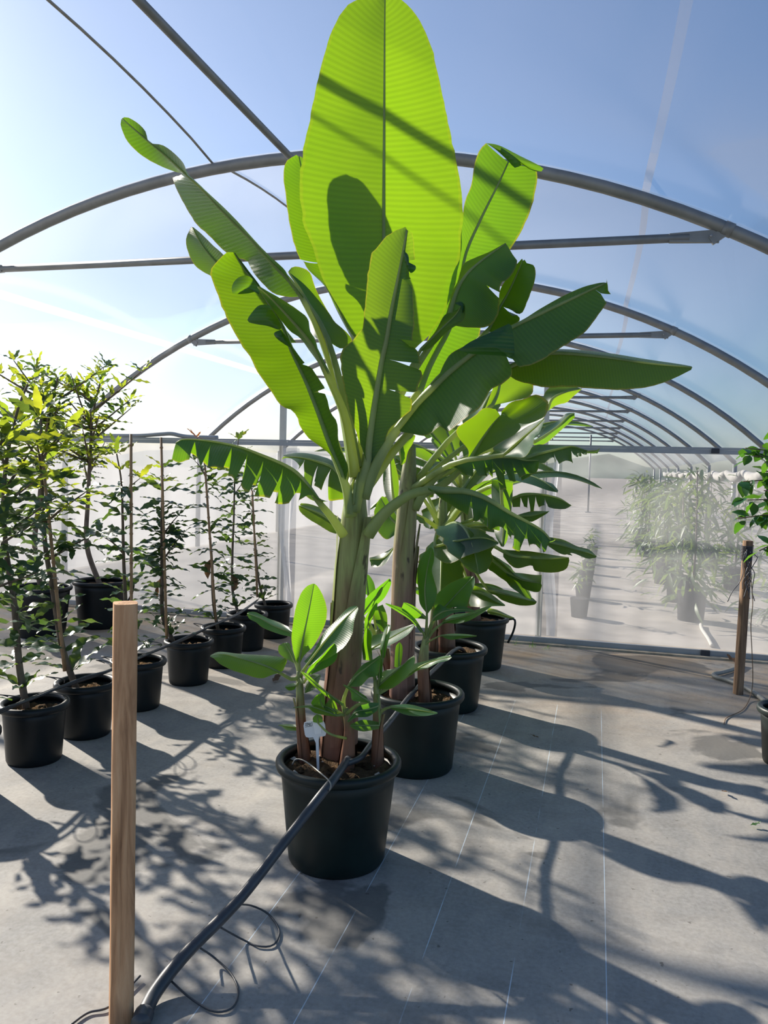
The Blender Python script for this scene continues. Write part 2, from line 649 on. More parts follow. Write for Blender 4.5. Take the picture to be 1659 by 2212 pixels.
# hanging film flaps on the posts
for x, w in ((-2.80, 0.16), (-0.36, 0.10)):
    v, f = [], []
    for j in range(25):
        z = 0.08 + (RAIL_Z - 0.12) * j / 24
        ww = w * (0.75 + 0.3 * math.sin(z * 3.1 + x))
        sh = 0.03 * math.sin(z * 4 + 1)
        for q in range(4):
            v.append((x + sh + ww * (q / 3 - 0.5), -0.06 + 0.02 * math.sin(q * 1.7 + z * 2), z))
        if j:
            for q in range(3):
                f.append(((j - 1) * 4 + q, (j - 1) * 4 + q + 1, j * 4 + q + 1, j * 4 + q))
    obj('film_flap', mesh('film_flap', v, f, M['seam_film']), wall)

# gutter side walls (film), left and right
for side, s in (('left', -1), ('right', 1)):
    x = RIDGE_X + s * EAVE
    v = []
    f = []
    ys = [Y1 + BAY * (NB0 + j * 0.25) for j in range((NB1 - NB0) * 4 + 1)]
    for j, y in enumerate(ys):
        for z in (0.0, 0.9, roof_z(x)):
            v.append((x + s * 0.05, y, z))
        if j:
            for q in range(2):
                f.append(((j - 1) * 3 + q, (j - 1) * 3 + q + 1, j * 3 + q + 1, j * 3 + q))
    if s < 0:
        w_ = obj('wall_%s' % side, mesh('wall', v, f, M['wall_film_clear']))
        tag(w_, 'upright film side wall of the tunnel', None, None, 'structure')

# posts standing inside the tunnel (under the tie bars)
def post(name, x, y, z1, r, label, grp=None):
    p = thing(name, label, 'post', (x, y, 0), grp)
    MB().tube([(0, 0, 0), (0, 0, z1)], r, 10).build('tube', M['galvanised'], p)
    MB().box((0, 0, 0.01), (r * 5, r * 5, 0.02)).build('base_plate', M['galvanised'], p, False)
    MB().box((0, 0, z1), (r * 3.4, r * 3.4, 0.05)).build('head_clamp', M['rail_grey'], p, False)
    return p



# ================================================================== pots
def pot(name, x, y, h, rr, rb, mat, label, group, handle=None, soil_drop=0.05, lip=0.02, clods=0):
    t = thing(name, label, 'plant pot', (x, y, 0), group)
    prof = [(0.001, 0.0), (rb * 0.96, 0.0), (rb, 0.012)]
    for i in range(1, 9):
        k = i / 8
        prof.append((rb + (rr - lip - rb) * k, 0.012 + (h - 0.035 - 0.012) * k))
    prof += [(rr - lip - 0.008, h - 0.03), (rr - lip - 0.012, h - soil_drop - 0.05), (rb * 0.9, 0.03), (0.001, 0.03)]
    MB().lathe(prof, 48).build('body', M[mat], t)
    rim = [(rr - lip - 0.004, h - 0.034), (rr - 0.004, h - 0.034), (rr, h - 0.026), (rr, h - 0.01), (rr - 0.006, h - 0.001), (rr - lip + 0.002, h),
           (rr - lip - 0.010, h - 0.006), (rr - lip - 0.012, h - 0.034), (rr - lip - 0.004, h - 0.034)]
    MB().lathe(rim, 48).build('rim', M[mat], t)
    # soil with lumps
    R0 = rr - lip - 0.014
    v, f = [(0, 0, h - soil_drop + 0.012)], []
    nr, na = 7, 28
    for i in range(1, nr + 1):
        for k in range(na):
            a = 2 * math.pi * k / na
            q = R0 * i / nr * (1.0 if i == nr else random.uniform(.93, 1.05))
            v.append((q * math.cos(a), q * math.sin(a), h - soil_drop + (random.uniform(-0.012, 0.016) if i < nr else -0.01)))
    for k in range(na):
        f.append((0, 1 + k, 1 + (k + 1) % na))
    for i in range(nr - 1):
        for k in range(na):
            k2 = (k + 1) % na
            f.append((1 + i * na + k, 1 + (i + 1) * na + k, 1 + (i + 1) * na + k2, 1 + i * na + k2))
    obj('soil', mesh('soil', v, f, M['soil']), t)
    for q in range(clods):
        a, rr_ = random.uniform(0, 6.28), R0 * math.sqrt(random.uniform(.05, .9))
        sz = random.uniform(.007, .018)
        c = (rr_ * math.cos(a), rr_ * math.sin(a), h - soil_drop + sz * .4)
        v = [(c[0] + sz * random.uniform(.7, 1.2) * x_, c[1] + sz * random.uniform(.7, 1.2) * y_, c[2] + sz * .7 * z_) for x_, y_, z_ in ((1, 0, 0), (-1, 0, 0), (0, 1, 0), (0, -1, 0), (0, 0, 1), (0, 0, -1))]
        obj('soil_clod', mesh('soil_clod', v, [(0, 2, 4), (2, 1, 4), (1, 3, 4), (3, 0, 4), (2, 0, 5), (1, 2, 5), (3, 1, 5), (0, 3, 5)], M['soil' if q % 4 else 'pebble'], False), t)
    for a in (handle or []):
        ca, sa = math.cos(a), math.sin(a)
        hp = [((rr - 0.01) * ca, (rr - 0.01) * sa, h - 0.02), ((rr + 0.035) * ca, (rr + 0.035) * sa, h - 0.015), ((rr + 0.045) * ca, (rr + 0.045) * sa, h - 0.05), ((rr + 0.03) * ca, (rr + 0.03) * sa, h - 0.12),
              ((rb + 0.045) * ca, (rb + 0.045) * sa, h - 0.2)]
        MB().tube(spline(hp, 14), 0.009, 6).build('handle', M[mat], t)
    return t


BAN = [(-0.91, 2.85), (-0.825, 3.86), (-0.85, 4.92), (-0.83, 6.02)]


def pot_pt(i, r, f, z):
    """place in banana pot i: r to the right and f away along the view direction from the pot's axis, at height z"""
    return np.array([BAN[i][0] + r * math.cos(YAW) - f * math.sin(YAW), BAN[i][1] + r * math.sin(YAW) + f * math.cos(YAW), z])


BLAB = ['large dark green plant pot with a white label stake, first of the banana row',
        'large dark plant pot of the banana row, second after the labelled pot',
        'large dark plant pot of the banana row, third after the labelled pot',
        'large dark plant pot of the banana row with a side handle, close to the partition']
for i, (x, y) in enumerate(BAN):
    pot('plant_pot', x, y, 0.39, 0.24 if i == 0 else 0.235, 0.185, 'pot_green', BLAB[i], 'pots of the banana row', [rad(10)] if i == 3 else None, soil_drop=0.035 if i == 0 else 0.05, clods=[45, 24, 0, 0][i])

LROW = [(-2.67, 2.86), (-2.66, 3.33), (-2.655, 3.74), (-2.66, 4.26), (-2.645, 4.86), (-2.635, 5.36), (-2.70, 5.92), (-2.68, 6.42)]
for i, (x, y) in enumerate(LROW):
    pot('nursery_pot', x, y, 0.295, 0.168, 0.13, 'pot_black',
        'black nursery pot in the row of wavy-leaved trees, %s counted from the partition' % ['eighth', 'seventh', 'sixth', 'fifth', 'fourth', 'third', 'second', 'first'][i], 'pots of the wavy-leaved row')
BACK = [(-4.29, 6.25), (-4.52, 5.75), (-5.3, 5.4)]
for i, (x, y) in enumerate(BACK[:2]):
    pot('plant_pot', x, y, 0.42, 0.245, 0.19, 'pot_black', ['wide black pot with a side handle behind the row of nursery pots', 'wide black pot behind the nursery pots, farther from the partition'][i],
        'wide pots behind the nursery row', [rad(20)] if i == 0 else None)

# ================================================================== plant materials
def leaf_mat(name, top, trans, tfac, rough=0.42, veins=0.0, spec=0.5, edge=0.0, vein_scale=60.0):
    """blade seen by reflection (top) and by light coming through it (trans); UV: x across, y along"""
    m = Mat(name)
    uv = m.n('ShaderNodeTexCoord').outputs['UV']
    oi = m.n('ShaderNodeObjectInfo').outputs['Random']
    sp = m.n('ShaderNodeSeparateXYZ')
    m.l(uv, sp.inputs[0])
    nz = m.noise(m.coord('Object'), 5.0, 3)
    lo = tuple(c * 0.75 for c in top)
    hi = tuple(min(1, c * 1.35) for c in top)
    c = m.mix(nz, lo, hi)
    tlo = (trans[0] * 0.62, trans[1] * 0.82, trans[2] * 0.9)
    t = m.mix(m.ramp(m.math('ADD', m.math('MULTIPLY', oi, 0.6), m.math('MULTIPLY', nz, 0.4)), [(0.2, 0), (0.8, 1)]), tlo, trans)
    nrm = None
    if veins:
        # side veins sweep from the midrib towards the tip
        ac = m.math('ABSOLUTE', m.math('SUBTRACT', sp.outputs[0], 0.5))
        ph = m.math('MULTIPLY', m.math('SUBTRACT', sp.outputs[1], m.math('MULTIPLY', ac, 0.05)), vein_scale)
        w = m.math('SINE', ph)
        w2 = m.math('SINE', m.math('MULTIPLY', ph, 3.7))
        wv_ = m.math('ADD', w, m.math('MULTIPLY', w2, 0.5))
        k = m.ramp(m.math('ADD', m.math('MULTIPLY', wv_, 0.3), 0.5), [(0.1, 0.86), (0.9, 1.06)])
        t = m.mix(1.0, t, k, 'MULTIPLY')
        nrm = m.bump(wv_, veins, 0.006)
    if edge:
        ac = m.math('MULTIPLY', m.math('ABSOLUTE', m.math('SUBTRACT', sp.outputs[0], 0.5)), 2.0)
        e = m.math('ADD', ac, m.math('MULTIPLY', m.noise(m.coord('UV', (6, 30, 1)), 1.0, 4), 0.06))
        ye = m.ramp(e, [(0.985, 0), (1.02, edge)])
        c = m.mix(ye, c, (0.30, 0.22, 0.05))
        t = m.mix(ye, t, (0.75, 0.55, 0.04))
        be = m.ramp(e, [(1.02, 0), (1.035, edge)])
        c = m.mix(be, c, (0.10, 0.05, 0.03))
        t = m.mix(be, t, (0.08, 0.04, 0.02))
    pr = m.principled(c, rough, spec, 0, nrm)
    tb = m.bsdf('ShaderNodeBsdfTranslucent', t)
    if nrm is not None:
        pass
    M[name] = m.surf(m.mixs(tfac, pr, tb))


leaf_mat('banana_leaf', (0.007, 0.044, 0.030), (0.37, 0.62, 0.005), 0.34, 0.36, 0.30, 0.45, 0.40, 400.0)
leaf_mat('banana_leaf_young', (0.012, 0.066, 0.036), (0.34, 0.70, 0.012), 0.38, 0.35, 0.25, 0.5, 0.2, 230.0)
leaf_mat('banana_leaf_clean', (0.010, 0.056, 0.030), (0.37, 0.66, 0.004), 0.42, 0.42, 0.30, 0.4, 0.12, 430.0)
leaf_mat('dry_leaf', (0.16, 0.09, 0.05), (0.22, 0.12, 0.05), 0.3, 0.8)
m = Mat('petiole')
pn = m.noise(m.coord('Object', (1, 1, 0.3)), 14, 3)
M['petiole'] = m.surf(m.mixs(0.45, m.principled(m.ramp(pn, [(0.3, (0.20, 0.29, 0.13)), (0.7, (0.36, 0.45, 0.22))]), 0.4, 0.4),
                             m.bsdf('ShaderNodeBsdfTranslucent', (0.62, 0.70, 0.20))))


def stem_mat(name, bottom, top, h):
    m = Mat(name)
    oc = m.coord('Object')
    sp = m.n('ShaderNodeSeparateXYZ')
    m.l(oc, sp.inputs[0])
    g = m.ramp(m.math('ADD', m.math('DIVIDE', sp.outputs[2], h), m.math('MULTIPLY', m.math('SUBTRACT', m.noise(m.coord('Object', (1, 1, 0.25)), 9, 3), 0.5), 0.7)),
               [(0.32, bottom), (0.62, top)])
    st = m.noise(m.coord('Object', (1, 1, 0.06)), 60, 4, 0.6)
    g = m.mix(m.ramp(st, [(0.35, 0.45), (0.62, 0)]), g, tuple(c * 0.35 for c in bottom))
    bl = m.ramp(m.noise(m.coord('Object', (1, 1, 0.4)), 22, 3), [(0.66, 0), (0.72, 1)])
    g = m.mix(m.math('MULTIPLY', bl, 0.8), g, (0.03, 0.02, 0.015))
    M[name] = m.surf(m.principled(g, 0.5, 0.35, 0, m.bump(st, 0.4, 0.006)))


stem_mat('pseudostem', (0.23, 0.115, 0.075), (0.27, 0.33, 0.11), 1.15)
stem_mat('pseudostem_pale', (0.30, 0.17, 0.13), (0.24, 0.26, 0.10), 1.5)
stem_mat('sucker_stem', (0.20, 0.09, 0.05), (0.26, 0.32, 0.12), 0.45)

# pixel windows of the photograph in which outlines were read: left, top, pixels per pixel
WIN = {0: (0, 0, 1.0), 1: (440, 520, 4.608), 2: (700, 680, 3.858), 3: (900, 500, 3.858), 4: (780, 860, 6.9125),
       5: (960, 820, 4.879), 6: (960, 1080, 4.879), 7: (740, 1180, 4.608), 8: (440, 1240, 4.608)}


def px(win, flat):
    a = np.asarray(flat, float).reshape(-1, 2)
    ox, oy, s = WIN[win]
    return a / s + np.array([ox, oy])


NA = 6


def blade(Lw, Mw, Rw, tl=(), tr=(), camber=0.05, jit=0.02, fray=0.006, seed=0):
    """leaf blade between three rows of points; tl / tr are places of tears on each side, (t, how deep 0..1)"""
    rg = np.random.default_rng(seed)
    n = len(Mw)
    V, F, UV = [], [], []
    tt = np.linspace(0, 1, n)
    for side, E, tears in ((-1, Lw, tl), (1, Rw, tr)):
        cuts = sorted([(int(round(t * (n - 1))), dpt) for t, dpt in tears])
        cuts = [(r, d) for r, d in cuts if 1 < r < n - 2]
        bounds = [(0, 1.0)] + cuts + [(n - 1, 1.0)]
        for bi in range(len(bounds) - 1):
            r0, d0 = bounds[bi]
            r1, d1 = bounds[bi + 1]
            if r1 - r0 < 1:
                continue
            off = rg.normal(0, jit) if tears else 0.0
            base = len(V)
            rows = list(range(r0, r1 + 1))
            for i in rows:
                a, e = Mw[i], E[i]
                w = e - a
                wl = np.linalg.norm(w) + 1e-9
                T = Mw[min(i + 1, n - 1)] - Mw[max(i - 1, 0)]
                T /= np.linalg.norm(T) + 1e-9
                N = np.cross(T, w / wl) * side
                N /= np.linalg.norm(N) + 1e-9
                fr = rg.normal(0, fray)
                for j in range(NA + 1):
                    s = j / NA
                    p = a + w * s * (1 + fr * s) + N * (camber * wl * math.sin(math.pi * s))
                    p = p + N * off * s * s * min(1, 3 * min(i - r0 + 0.4, r1 - i + 0.4) / max(1, r1 - r0) + 0.5)
                    if i == r0 and bi > 0 and s > 1 - d0:
                        p = p + T * 0.012 * (s - 1 + d0) / d0
                    if i == r1 and bi < len(bounds) - 2 and s > 1 - d1:
                        p = p - T * 0.012 * (s - 1 + d1) / d1
                    V.append(p)
                    UV.append((0.5 + 0.5 * side * s, tt[i]))
            for k in range(len(rows) - 1):
                for j in range(NA):
                    q = (base + k * (NA + 1) + j, base + k * (NA + 1) + j + 1, base + (k + 1) * (NA + 1) + j + 1, base + (k + 1) * (NA + 1) + j)
                    F.append(q if side > 0 else q[::-1])
    return V, F, UV


_seed = [0]


def leaf_world(plant, Lw, Mw, Rw, pet, tl, tr, mat, camber, jit, rib, label=None, fray=0.006):
    _seed[0] += 1
    V, F, UV = blade(Lw, Mw, Rw, tl, tr, camber, jit, fray, _seed[0])
    lf = obj('leaf', mesh('leaf', local(plant, V), F, M[mat], True, UV), plant)
    if label:
        lf['label'] = label
    path = list(pet) + [p for p in Mw[(1 if len(pet) else 0)::2]]
    npet = len(pet)
    k = len(path)
    rr = [rib * 1.9 + (rib * 1.15 - rib * 1.9) * i / max(1, npet) if i < npet else rib * (1.1 - 0.9 * (i - npet) / max(1, k - npet)) for i in range(k)]
    P = local(plant, path)
    v, f = tube_data(P, np.array(rr), 7)
    obj('midrib', mesh('midrib', v, f, M['petiole']), lf)
    return lf


def LF(plant, win, L, Mi, R, D, dl=0.0, dr=0.0, pet=None, tl=(), tr=(), mat='banana_leaf', camber=0.05, jit=0.025, rib=0.011, n=34, label=None, flaps=(), fray=0.006):
    """leaf from three outlines in the photograph (left edge, midrib, right edge, base to tip) and its distances"""
    L2, M2, R2 = (spline(px(win, q), n) for q in (L, Mi, R))
    t = np.linspace(0, 1, n)
    arr = lambda v: np.full(n, v) if np.isscalar(v) else np.interp(t, np.linspace(0, 1, len(v)), v)
    d = arr(D)
    env = np.sin(np.pi * np.clip(t * 0.94 + 0.04, 0, 1)) ** 0.6
    dL = d + arr(dl) * env
    dR = d + arr(dr) * env
    Lw = np.array([at(p[0], p[1], q) for p, q in zip(L2, dL)])
    Mw = np.array([at(p[0], p[1], q) for p, q in zip(M2, d)])
    Rw = np.array([at(p[0], p[1], q) for p, q in zip(R2, dR)])
    pw = []
    if pet is None:
        c = np.array(plant['crown'])
        a = Mw[0]
        T = (Mw[2] - Mw[0]) / (np.linalg.norm(Mw[2] - Mw[0]) + 1e-9)
        mid = (c + a) / 2 + np.array([0, 0, 0.08]) * np.linalg.norm(a - c)
        pw = list(spline([c, mid, a], 7))
    elif len(pet):
        pw = list(spline([at(*q) for q in pet] + [Mw[0]], 9))
    lf = leaf_world(plant, Lw, Mw, Rw, pw[:-1], tl, tr, mat, camber, jit, rib, label, fray)
    for (w2, outline, dd) in flaps:
        patch(plant, lf, w2, outline, dd, mat)
    return lf


def patch(plant, parent, win, outline, d, mat, bulge=0.02):
    """a folded-over piece of blade: its outline in the photograph, filled as a fan of quads towards its middle"""
    o2 = spline(np.vstack([px(win, outline), px(win, outline)[:1]]), 33)[:-1]
    c = o2.mean(0)
    V = []
    rings = 4
    for r in range(rings):
        k = 1 - r / rings
        for p in o2:
            q = c + (p - c) * k
            V.append(at(q[0], q[1], d - bulge * (1 - k * k)))
    V.append(at(c[0], c[1], d - bulge))
    n = len(o2)
    F = [(r * n + i, r * n + (i + 1) % n, (r + 1) * n + (i + 1) % n, (r + 1) * n + i) for r in range(rings - 1) for i in range(n)]
    F += [((rings - 1) * n + i, (rings - 1) * n + (i + 1) % n, rings * n) for i in range(n)]
    uv = [(0.55, 0.3 + 0.3 * (v[2] % 1)) for v in V]
    obj('leaf_flap', mesh('leaf_flap', local(plant, V), F, M[mat], True, uv), parent)


def plant_root(name, x, y, z, label, cat, crown, group=None):
    t = thing(name, label, cat, (x, y, z), group)
    t['crown'] = [float(c) for c in crown]
    return t


def trunk(plant, pts, radii, mat, name='pseudostem', n=20, sheaths=3):
    P = spline(pts, 24)
    MB().tube(local(plant, P), radii, n, True).build(name, M[mat], plant)
    rg = np.random.default_rng(len(plant.name) + int(1000 * abs(plant.location.x)))
    for k in range(sheaths):
        # leaf sheath wrapped round the stem, a curved strip that stands a little proud and ends in a frayed lip
        a0 = rg.uniform(0, 6.28)
        i0 = int(rg.integers(0, 6))
        i1 = int(rg.integers(13, 22))
        span = rg.uniform(1.2, 2.2)
        v, f = [], []
        for i in range(i0, i1 + 1):
            t = i / 23
            r = float(np.interp(t, np.linspace(0, 1, len(radii)), radii)) + 0.004 + 0.002 * k + 0.012 * max(0, (i - i1 + 3)) / 3
            sp = span * (1 - 0.75 * max(0, (i - i0) / (i1 - i0)) ** 2)
            for j in range(9):
                a = a0 + 0.4 * t + sp * (j / 8 - 0.5)
                v.append(P[i] + np.array([r * math.cos(a), r * math.sin(a), 0]))
            if i > i0:
                b = (i - i0 - 1) * 9
                for j in range(8):
                    f.append((b + j, b + j + 1, b + 9 + j + 1, b + 9 + j))
        obj('leaf_sheath', mesh('leaf_sheath', local(plant, v), f, M[mat]), plant)
    return P

# ================================================================== the tall banana in the first pot
D1 = 3.05
b1 = plant_root('banana_plant', -0.91, 2.85, 0.335, 'tallest banana plant with one huge upright leaf, growing in the labelled pot', 'banana plant', at(766, 1075, 3.04))
trunk(b1, [pot_pt(0, -.01, .11, .31), at(734, 1520, 3.16), at(741, 1437, 3.15), at(754, 1270, 3.11), at(763, 1170, 3.08), at(767, 1090, 3.06), at(770, 1030, 3.05)],
      [0.069, 0.065, 0.062, 0.058, 0.057, 0.058, 0.052, 0.030], 'pseudostem', sheaths=5)
# huge upright leaf
LF(b1, 0, [833, 775, 790, 750, 760, 722, 741, 690, 724, 655, 706, 625, 694, 594, 680, 552, 676, 535, 655, 480, 647, 420, 652, 350, 668, 262, 688, 165, 716, 70, 745, 18, 775, -2, 826, -13],
   [835, 775, 833, 700, 829, 500, 830, 250, 831, 60, 832, -13],
   [838, 775, 880, 765, 905, 745, 935, 715, 962, 670, 985, 605, 997, 530, 999, 440, 986, 350, 968, 262, 950, 180, 933, 105, 905, 42, 872, 3, 838, -12],
   [3.15, 3.24, 3.26, 3.22], dl=[-0.10, 0.0, 0.05, 0.05], dr=[0.0, 0.05, 0.03, 0.0], mat='banana_leaf_clean', pet=[(770, 1085, 3.06), (790, 990, 3.08), (818, 870, 3.08)], rib=0.0095, n=60, camber=0.04,
   label='huge upright leaf glowing yellow-green against the light')
# short upright leaf in front of it
LF(b1, 0, [793, 1000, 783, 973, 767, 926, 749, 867, 736, 791, 739, 757, 754, 742, 779, 716, 784, 690, 790, 654, 793, 610, 797, 574, 806, 545, 830, 515, 855, 498, 876, 490],
   [795, 1000, 796, 965, 807, 887, 824, 784, 835, 735, 844, 680, 856, 620, 866, 570, 879, 497],
   [799, 1000, 819, 970, 833, 930, 860, 905, 885, 882, 890, 850, 906, 817, 905, 800, 911, 784, 907, 758, 892, 740, 895, 700, 893, 640, 890, 600, 889, 560, 888, 525, 886, 500],
   [2.97, 2.92, 2.86, 2.80], dl=[-0.05, -0.06, 0.02, 0.03], dr=[-0.03, -0.05, -0.05, -0.02], pet=[(764, 1105, 2.99), (778, 1050, 2.98)],
   tr=[(0.32, 0.6), (0.44, 0.7), (0.56, 0.5), (0.8, 0.6), (0.87, 0.5)], rib=0.014, n=50, fray=0.02, label='upright leaf with ragged brown edge in front of the huge leaf',
   flaps=[(0, [872, 540, 882, 552, 885, 570, 895, 572, 899, 580, 888, 590, 879, 578, 872, 560], 2.785)])
# bright leaf leaning left
LF(b1, 0, [737, 1030, 731, 1014, 718, 987, 695, 967, 668, 947, 648, 921, 642, 901, 627, 884, 607, 876, 579, 835, 555, 802, 544, 776, 522, 746, 505, 715, 492, 691, 481, 668, 470, 637, 461, 611, 453, 589, 461, 574, 473, 561, 490, 545, 503, 545],
   [742, 1035, 728, 1000, 708, 948, 685, 885, 660, 822, 629, 757, 614, 715, 598, 685, 575, 648, 553, 613, 527, 581, 507, 547],
   [748, 1037, 754, 1007, 735, 960, 731, 914, 716, 888, 704, 850, 665, 790, 646, 762, 636, 748, 622, 712, 606, 682, 584, 646, 562, 611, 536, 579, 512, 550],
   [2.97, 3.05, 3.18, 3.25], dl=[-0.06, -0.10, -0.10, -0.05], dr=[-0.10, -0.12, -0.06, -0.03], pet=[(758, 1115, 2.99), (752, 1070, 2.97)], tr=[(0.36, 0.8), (0.5, 0.7)], rib=0.013, n=50,
   label='bright yellow-green leaf leaning left, with folded dark lobes',
   flaps=[(1, [525, 435, 470, 365, 410, 345, 340, 370, 290, 430, 280, 500, 310, 530, 440, 525, 520, 508, 560, 540], 3.06),
          (1, [650, 640, 560, 640, 500, 690, 435, 795, 520, 830, 640, 850, 740, 885, 775, 870, 740, 780], 3.03),
          (1, [770, 885, 700, 920, 740, 985, 860, 1060, 850, 1000], 3.0)])
# long leaf to the upper left with its torn-off tip
LF(b1, 0, [650, 641, 620, 641, 590, 633, 565, 610, 545, 585, 533, 563, 515, 558, 485, 543, 453, 510, 425, 485, 400, 445, 380, 405, 373, 384, 385, 380, 398, 377, 375, 370, 345, 358, 305, 335, 275, 305, 261, 272, 262, 258],
   [655, 645, 625, 605, 590, 570, 540, 515, 480, 455, 440, 412, 415, 388, 400, 375, 360, 338, 320, 305, 285, 275, 264, 256],
   [655, 640, 640, 622, 628, 610, 615, 583, 585, 555, 550, 520, 510, 475, 475, 440, 435, 405, 412, 384, 402, 375, 398, 355, 375, 330, 350, 313, 322, 308, 315, 285, 300, 268, 280, 255, 268, 253],
   [3.18, 3.16, 3.12, 3.08], dl=[0.14, 0.24, 0.20, 0.05], dr=[-0.14, -0.24, -0.18, -0.02], pet=[(765, 1040, 3.08), (735, 860, 3.14), (690, 720, 3.17)], rib=0.010, n=60, camber=0.02,
   label='long dark leaf reaching to the upper left, its tip nearly torn off')
# dark leaf behind the lobes
LF(b1, 1, [1225, 1335, 1130, 1200, 1050, 1090, 960, 970, 860, 900, 760, 780, 650, 630, 570, 520, 530, 450],
   [1230, 1330, 1110, 1080, 1060, 1000, 960, 880, 870, 780, 760, 660, 640, 540, 540, 460],
   [1240, 1330, 1150, 1120, 1110, 980, 1060, 900, 1035, 775, 940, 690, 850, 630, 740, 560, 650, 510, 560, 455],
   [3.02, 2.98, 2.94, 2.9], dl=0.12, dr=-0.14, pet=[(768, 1030, 3.0), (752, 930, 3.0), (737, 876, 3.01)], rib=0.012, camber=0.03)
# dark tip left of the bright leaf
LF(b1, 0, [600, 720, 520, 650, 470, 605, 440, 588, 418, 570, 405, 540, 402, 515, 413, 490], [620, 740, 540, 650, 490, 592, 440, 535, 415, 491],
   [640, 740, 560, 640, 490, 558, 460, 530, 435, 505, 418, 491], [3.3, 3.42, 3.45], dl=0.14, dr=-0.10, camber=0.03, rib=0.009)
# folded bright leaf beside the huge leaf
LF(b1, 1, [1240, 1005, 1130, 975, 1070, 910, 1055, 790, 1045, 700, 1000, 590, 900, 400, 838, 318], [1245, 1005, 1150, 800, 1050, 640, 940, 450, 842, 312],
   [1250, 1010, 1380, 1075, 1480, 995, 1400, 890, 1335, 835, 1292, 790, 1200, 640, 1140, 530, 1100, 440, 1060, 320, 980, 268, 890, 258, 848, 300],
   [3.14, 3.18, 3.2], dl=0.16, dr=[0.0, 0.05, 0.08], pet=[(772, 1010, 3.04), (752, 900, 3.08), (728, 800, 3.12)], rib=0.011)
# leaf partly hidden behind the huge leaf, left
LF(b1, 0, [780, 790, 720, 690, 690, 630, 662, 600, 646, 556, 640, 543, 628, 500, 619, 440, 612, 380, 618, 350, 640, 335], [800, 800, 745, 680, 706, 560, 668, 440, 646, 338],
   [820, 790, 770, 660, 740, 540, 700, 430, 660, 350, 650, 338], [3.3, 3.45, 3.5], dl=-0.04, dr=0.06, tl=[(0.52, 0.8)], rib=0.010, n=44, jit=0.03)
# leaf to the upper right with its tip folded down
LF(b1, 0, [900, 845, 905, 800, 915, 760, 930, 715, 950, 650, 975, 590, 993, 560, 996, 500, 1003, 440, 1018, 400, 1024, 360, 1035, 325, 1050, 309],
   [905, 850, 926, 795, 950, 748, 972, 705, 992, 620, 1005, 550, 1040, 470, 1075, 400, 1098, 350],
   [915, 850, 960, 815, 1010, 790, 1030, 750, 1038, 710, 1050, 640, 1085, 560, 1110, 528, 1140, 470, 1155, 420, 1161, 375, 1150, 362],
   [3.2, 3.28, 3.32, 3.32], dl=-0.03, dr=0.06, rib=0.012, n=46, label='lit leaf at the upper right with its tip folded over',
   flaps=[(0, [1050, 309, 1078, 314, 1120, 335, 1172, 362, 1166, 371, 1145, 366, 1128, 356, 1113, 363, 1096, 346, 1072, 324], 3.27)])
# dark drooping leaf right of the huge leaf
LF(b1, 3, [245, 690, 300, 500, 340, 420, 365, 330, 400, 262, 500, 213, 600, 172, 700, 118, 738, 96], [270, 720, 335, 500, 420, 355, 540, 245, 650, 165, 742, 101],
   [290, 780, 440, 800, 590, 790, 670, 710, 690, 560, 682, 450, 700, 395, 745, 378, 800, 310, 835, 230, 800, 175, 752, 106], [3.12, 3.12, 3.15], dl=0.08, dr=[-0.12, -0.22, -0.1], rib=0.010,
   tr=[(0.55, 0.5)])
# small upright leaf behind it
LF(b1, 3, [590, 820, 640, 720, 680, 600, 695, 490, 750, 390, 820, 290, 878, 226], [600, 830, 650, 720, 692, 640, 780, 480, 885, 245],
   [610, 835, 820, 735, 828, 690, 790, 665, 855, 668, 905, 560, 940, 470, 965, 390, 970, 310, 945, 262, 905, 260, 886, 230], [3.1, 3.1, 3.08], dl=0.10, dr=-0.12, tr=[(0.36, 0.8)], rib=0.008)
# curled strip
LF(b1, 3, [30, 985, 150, 840, 230, 700, 300, 672, 345, 650], [30, 990, 150, 870, 250, 770, 330, 690, 380, 600], [40, 1000, 130, 960, 260, 830, 390, 740, 405, 650, 398, 600], [3.06, 3.0, 2.98], dl=0.08, dr=-0.06, rib=0.006,
   flaps=[(3, [318, 600, 340, 582, 370, 582, 395, 610, 400, 660, 385, 690, 378, 640, 362, 608, 340, 600], 2.97)])
# broad dark leaf to the right
LF(b1, 0, [855, 922, 885, 880, 915, 845, 945, 815, 957, 790, 972, 766, 995, 752, 1030, 735, 1090, 708, 1130, 690, 1165, 668, 1215, 640, 1260, 620, 1295, 611, 1306, 610],
   [860, 925, 897, 877, 933, 841, 972, 804, 1019, 767, 1065, 735, 1107, 707, 1172, 676, 1237, 645, 1297, 617, 1309, 612],
   [868, 935, 895, 940, 928, 944, 955, 925, 972, 936, 1006, 911, 1045, 882, 1062, 850, 1090, 835, 1108, 815, 1112, 797, 1148, 791, 1185, 772, 1224, 746, 1263, 720, 1289, 687, 1309, 658, 1314, 635, 1313, 614],
   [2.96, 2.92, 2.86, 2.80], dl=[0.02, 0.05, 0.1, 0.04], dr=[-0.10, -0.20, -0.14, -0.04], pet=[(785, 1075, 3.0), (805, 1020, 2.98), (832, 968, 2.97)], tr=[(0.52, 0.85), (0.95, 0.5)], rib=0.014, n=60,
   label='broad dark leaf stretching to the right with a folded middle',
   flaps=[(3, [350, 988, 450, 918, 600, 848, 740, 783, 792, 790, 815, 1055, 740, 1040, 600, 1030, 440, 1018], 2.80)])
